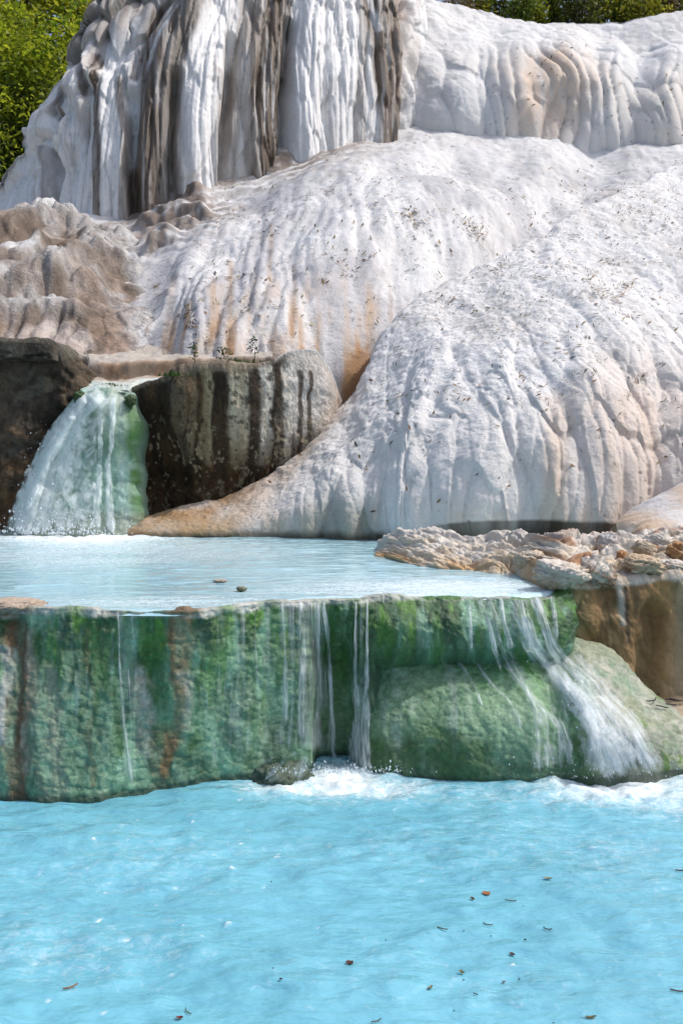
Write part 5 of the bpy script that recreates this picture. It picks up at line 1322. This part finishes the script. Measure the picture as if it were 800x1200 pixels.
# ------------------------------------------------------------------ fallen leaves, needles and twigs
M_DEAD = mat_leaves('dead_leaves', None, None, 0.15)
def litter(key, n_, dens, size, lab, seed):
    R = SHEETS[key]; P = R['P']; rng = np.random.default_rng(seed)
    du = np.gradient(P, axis=1); dv = np.gradient(P, axis=0); N = np.cross(dv, du); N /= np.linalg.norm(N, axis=-1, keepdims=True) + 1e-9
    N = np.where(((N * (P - np.array([0, 0, CAMZ]))).sum(-1, keepdims=True)) > 0, -N, N)
    area = np.linalg.norm(np.cross(dv, du), axis=-1)
    vx = 400 + FPX * P[..., 0] / P[..., 1]; vy = HZ - FPX * (P[..., 2] - CAMZ) / P[..., 1]
    w = np.clip(dens(R, N, vx, vy), 0, None) * area
    w = w * (vx > -60) * (vx < 860)
    w = w.ravel() / w.sum()
    idx = rng.choice(w.size, n_, p=w)
    C_ = P.reshape(-1, 3)[idx] + rng.normal(0, 0.012, (n_, 3)); nn = N.reshape(-1, 3)[idx]
    a = rng.normal(size=(n_, 3)); d = np.cross(nn, a); d /= np.linalg.norm(d, axis=1, keepdims=True); s_ = np.cross(nn, d)
    L_ = (size * (0.35 + 1.5 * rng.random(n_) ** 2.5))[:, None]; W_ = L_ * (0.12 + 0.30 * rng.random((n_, 1)))
    C_ = C_ + nn * 0.012
    p0 = C_ - d * L_ / 2; p1 = C_ - s_ * W_ / 2 + nn * L_ * .12; p2 = C_ + d * L_ / 2 + nn * L_ * 0.25; p3 = C_ + s_ * W_ / 2 + nn * L_ * .12
    V = np.stack([p0, p1, p2, p3], 1).reshape(-1, 3)
    cols = np.array([(0.16, 0.085, 0.03), (0.28, 0.17, 0.06), (0.06, 0.04, 0.028), (0.20, 0.16, 0.06), (0.12, 0.10, 0.075)])
    c = cols[rng.integers(0, 5, n_)]
    o = mesh_np('leaf_litter', V, np.arange(n_ * 4).reshape(-1, 4), M_DEAD, None, col=np.repeat(c, 4, 0), smooth=False)
    tag(o, lab, 'leaf litter', kind='stuff')
def ddens(R, N, vx, vy):
    s, t = R['s'], R['t']
    n_ = fbm(s * 1.1, t * 1.1, 801, 4)
    w = (0.22 + sstep(-0.05, 0.4, n_) * 1.0 + 1.6 * sstep(0.1, 0.45, fbm(s * 4.0, t * 3.0, 803, 3))) * np.clip(N[..., 2] - 0.05, 0, 1) * sstep(640, 380, vy) * sstep(330, 430, vx)
    w += 5 * np.clip(stroke(vx + 8 * n_, vy, [(688, 330), (722, 352), (760, 310)], 5, .9) + stroke(vx + 8 * n_, vy, [(705, 310), (800, 316)], 4, .9) + stroke(vx, vy + 6 * n_, [(500, 352), (545, 345), (590, 312)], 5, .9) + stroke(vx + 6 * n_, vy, [(755, 440), (735, 462)], 5, .9) + stroke(vx + 6 * n_, vy, [(700, 270), (725, 285)], 6, .9) + stroke(vx, vy, [(720, 250), (770, 240)], 5, .9), 0, 1) * (n_ > -0.1)
    return w
litter('D', 6500, ddens, 0.055, 'brown leaf litter and needles scattered over the white dome', 5)
def adens(R, N, vx, vy):
    s, t = R['s'], R['t']
    n_ = fbm(s * 1.0, t * 1.0, 811, 4)
    w = (0.2 + sstep(0.0, 0.4, n_) * 1.0 + 1.6 * sstep(0.1, 0.45, fbm(s * 3.5, t * 2.5, 813, 3))) * np.clip(N[..., 2] - 0.1, 0, 1) * sstep(200, 260, vx) * sstep(170, 260, vy)
    w += 5 * np.clip(stroke(vx + 8 * n_, vy, [(482, 250), (520, 310)], 7, .9) + stroke(vx + 8 * n_, vy, [(545, 250), (580, 318)], 6, .9) + stroke(vx + 6 * n_, vy, [(185, 340), (178, 370)], 6, .9) + stroke(vx + 8 * n_, vy, [(500, 350), (580, 318)], 5, .9) + stroke(vx + 6 * n_, vy, [(220, 370), (240, 400)], 6, .9), 0, 1) * (n_ > -0.15)
    return w
litter('A', 4200, adens, 0.08, 'brown leaf litter caught on the white middle slope', 6)
def cdens(R, N, vx, vy):
    return np.clip(N[..., 2], 0, 1) * sstep(-0.1, 0.4, fbm(R['s'] * 0.8, R['t'] * 0.8, 821, 3)) * sstep(560, 660, vx) + 0.02
litter('C', 350, cdens, 0.08, 'specks of leaf litter on the top of the white cliff', 7)

def wz(px, py): return 0.024
M_LF = {}
def leaf_mat(rgb):
    k_ = tuple(rgb)
    if k_ not in M_LF: M_LF[k_] = mat_plain('leaf_skin', k_, 0.5, trans=0.1, vary=0.35, scale=60)
    return M_LF[k_]
LOWW = bpy.data.objects['lower_pool_water'].data
_wv = np.empty(len(LOWW.vertices) * 3, np.float32); LOWW.vertices.foreach_get('co', _wv); _wv = _wv.reshape(-1, 3)
def water_at(px, py):
    Y = lowY(py); x = (px - 400) / FPX * Y
    i = np.argmin((_wv[:, 0] - x) ** 2 + (_wv[:, 1] - Y) ** 2)
    return np.array([x, Y, _wv[i, 2] + 0.004])
def float_leaf(px, py, L_, W_, rot, rgb, lab, seed, lobed=False, curl=0.25):
    """blade with a midrib fold, thin but solid, and a stalk"""
    rng = np.random.default_rng(seed)
    root = empty('leaf'); n_ = 18; top = []
    for i in range(n_):
        a = 2 * math.pi * i / n_
        r = 1.0 - 0.15 * rng.random()
        if lobed: r *= 0.62 + 0.38 * abs(math.cos(2.5 * a))
        x = math.cos(a) * r * L_ / 2; y = math.sin(a) * r * W_ / 2 * (1 - 0.35 * math.cos(a))
        top.append((x, y, curl * (abs(y) * 0.7 + x * x / L_) + 0.002 * rng.random()))
    V = top + [(x * .5, y * .5, z * .3) for x, y, z in top] + [(0, 0, 0)]
    V = np.array(V); m_ = len(V); V2 = np.concatenate([V + [0, 0, 0.0008], V - [0, 0, 0.0008]])
    F = []
    for i in range(n_):
        j = (i + 1) % n_
        F += [[i, j, n_ + j, n_ + i], [n_ + i, n_ + j, 2 * n_, 2 * n_]]
    F = [f if f[2] != f[3] else [f[0], f[1], f[2]] for f in F]
    FF = []
    for f in F:
        FF.append(f); FF.append([v + m_ for v in f[::-1]])
    for i in range(n_):
        j = (i + 1) % n_; FF.append([j, i, i + m_, j + m_])
    me = bpy.data.meshes.new('leaf_blade'); me.from_pydata([tuple(v) for v in V2], [], FF); me.update()
    me.materials.append(leaf_mat(rgb))
    link(bpy.data.objects.new('blade', me), root)
    v, f = tube([(-L_ * .5, 0, curl * L_ * .2), (-L_ * .68, L_ * .03, 0.002), (-L_ * .85, L_ * .1, 0.004)], [L_ * .02, L_ * .018, L_ * .012], 5)
    mesh_np('stalk', v, f, leaf_mat(tuple(c * .6 for c in rgb)), root)
    root.location = water_at(px, py); root.rotation_euler = (0, 0, rot)
    return tag(root, lab, 'leaf')
def twig(px, py, L_, r, rot, rgb, lab, bend=0.15, group=None, loc=None, tilt=0.0):
    t_ = np.linspace(-.5, .5, 8)
    v, f = tube([(L_ * q, bend * L_ * (q * q * 4 - .5), r) for q in t_], r * (1 - 0.5 * np.abs(t_) ** 2), 6)
    o = mesh_np('twig', v, f, leaf_mat(rgb))
    o.location = water_at(px, py) if loc is None else loc; o.rotation_euler = (0, tilt, rot)
    return tag(o, lab, 'twig', group)
RD = math.radians
ORL = (0.33, 0.13, 0.045); BRL = (0.08, 0.03, 0.02); YBL = (0.28, 0.19, 0.05); OLL = (0.13, 0.12, 0.03); RDL = (0.16, 0.03, 0.02); DKL = (0.03, 0.022, 0.018)
float_leaf(570, 1045, .036, .042, 0.3, ORL, 'round orange-brown leaf floating on the lower pool, the brightest one', 1, curl=.1)
float_leaf(553.5, 1054, .026, .014, RD(-50), (0.10, 0.05, 0.02), 'small curled brown leaf just lower left of the round orange leaf', 2, curl=.8)
float_leaf(642, 1036, .040, .014, RD(-12), YBL, 'yellow-brown curled leaf floating upper right of the round orange leaf', 3, curl=.5)
float_leaf(600, 1117, .026, .016, RD(-35), BRL, 'dark red-brown leaf bit floating low in the middle of the scattered twigs', 4, curl=.5)
float_leaf(410, 1129, .034, .036, 0.8, BRL, 'dark maroon lobed leaf floating alone near the bottom centre', 5, True, .25)
float_leaf(541, 1136, .026, .012, RD(-40), YBL, 'yellowish folded leaf floating right of the dark maroon lobed leaf', 6, curl=.9)
float_leaf(504, 1157, .028, .012, RD(50), (0.16, 0.12, 0.05), 'brown leaf stuck in a froth fleck near the bottom', 7, curl=.6)
float_leaf(590, 1149, .014, .009, RD(30), RDL, 'tiny red leaf floating near the bottom', 8, curl=.5)
float_leaf(692, 1192, .044, .012, RD(10), OLL, 'narrow olive leaf floating at the bottom right', 9, curl=.4)
float_leaf(211, 1194, .026, .016, RD(15), RDL, 'reddish leaf at the bottom edge beside a green needle', 10, curl=.5)
float_leaf(329, 1154, .012, .010, 0, DKL, 'tiny dark leaf scrap low in the left half of the pool', 11, curl=.3)
float_leaf(615, 1101, .012, .010, 0, DKL, 'tiny black leaf scrap above the dark red-brown bit', 12, curl=.3)
BK = (0.10, 0.085, 0.05)
twig(598, 1057, .050, .0022, RD(-10), BK, 'thin greyish twig right of the round orange leaf')
twig(571, 1081, .042, .0024, RD(-30), BK, 'short bent twig below the round orange leaf', .25)
twig(518, 1091, .046, .0024, RD(-30), (0.12, 0.11, 0.05), 'straight olive twig left of the short bent twig', .1)
twig(641, 1088, .034, .0024, RD(-25), DKL, 'dark twig below the yellow-brown curled leaf', .3)
twig(797, 1021, .05, .003, 0, DKL, 'dark twig at the right frame edge, upper of the two')
twig(795, 1161, .06, .003, RD(-10), (0.10, 0.06, 0.05), 'brown twig at the right frame edge, lower of the two')
twig(83, 1160, .055, .0035, RD(40), (0.22, 0.12, 0.06), 'brown bark sliver floating at the lower left')
twig(220, 1186, .045, .002, RD(-55), (0.10, 0.14, 0.03), 'green needle beside the reddish leaf at the bottom edge', .12)
twig(441, 1197, .04, .002, RD(30), BK, 'thin grey twig at the bottom edge left of centre')
twig(557, 1167, .018, .002, RD(-30), DKL, 'tiny dark stick between the froth leaf and the tiny red leaf')
for i, (px, py, rr) in enumerate(((575, 1098, .0035), (543, 1092, .003), (320, 1140, .003), (613, 1062, .0025), (668, 1028, .003), (452, 1100, .0025), (543, 1143, .004), (318, 1028, .003), (608, 1146, .003), (532, 1182, .003), (648, 1198, .003))):
    v = OCTA_V * rr * np.array([1.6, 1, .6]) + RNG.normal(0, rr * .2, (6, 3))
    o = mesh_np('seed', v, OCTA_F, leaf_mat(DKL)); o.location = water_at(px, py)
    tag(o, ('tiny dark seed ' + ('above the dark red-brown leaf bit', 'between the straight olive twig and the short bent twig', 'above the tiny dark leaf scrap on the left', 'beside the greyish twig under the round leaf',
        'floating above and right of the yellow-brown leaf', 'floating alone left of the straight olive twig', 'under the yellowish folded leaf', 'floating alone in the upper left water',
        'right of the tiny red leaf', 'below the yellowish folded leaf, near the bottom', 'left of the narrow olive leaf at the bottom edge')[i]), 'seed', 'seeds floating on the lower pool')
# dark twigs washed onto the ochre shelf
DO = depth_map(['O', 'H'])
for i in range(9):
    px, py = 752 + RNG.random() * 48, 806 + RNG.random() * 26
    Y = float(dep(DO, np.array([px]), np.array([py]))[0]); Y = 6.9 if Y > 900 else Y
    twig(640, 1000, .06 + .05 * RNG.random(), .004, RNG.normal(0.1, .5), DKL, 'dark wet twig lying on the ochre shelf at the right edge', .3 * RNG.normal(), 'dark twigs on the ochre shelf', at(px, py, Y - .02), RNG.normal(0, .25))
# two brown leaves lodged on the dome's foot
for px, py, lab in ((351, 533, 'single brown leaf lodged on the lower left flank of the white dome'), (316, 565, 'dark brown leaf flat on the ochre skirt of the dome, left of the lodged one')):
    l_ = float_leaf(500, 1100, .07, .045, 0.4, (0.12, 0.05, 0.02), lab, int(px), True, .4)
    p = surf('D', px, py, 0.03); l_.location = p; l_.rotation_euler = (RD(55), 0.3, 0.5)
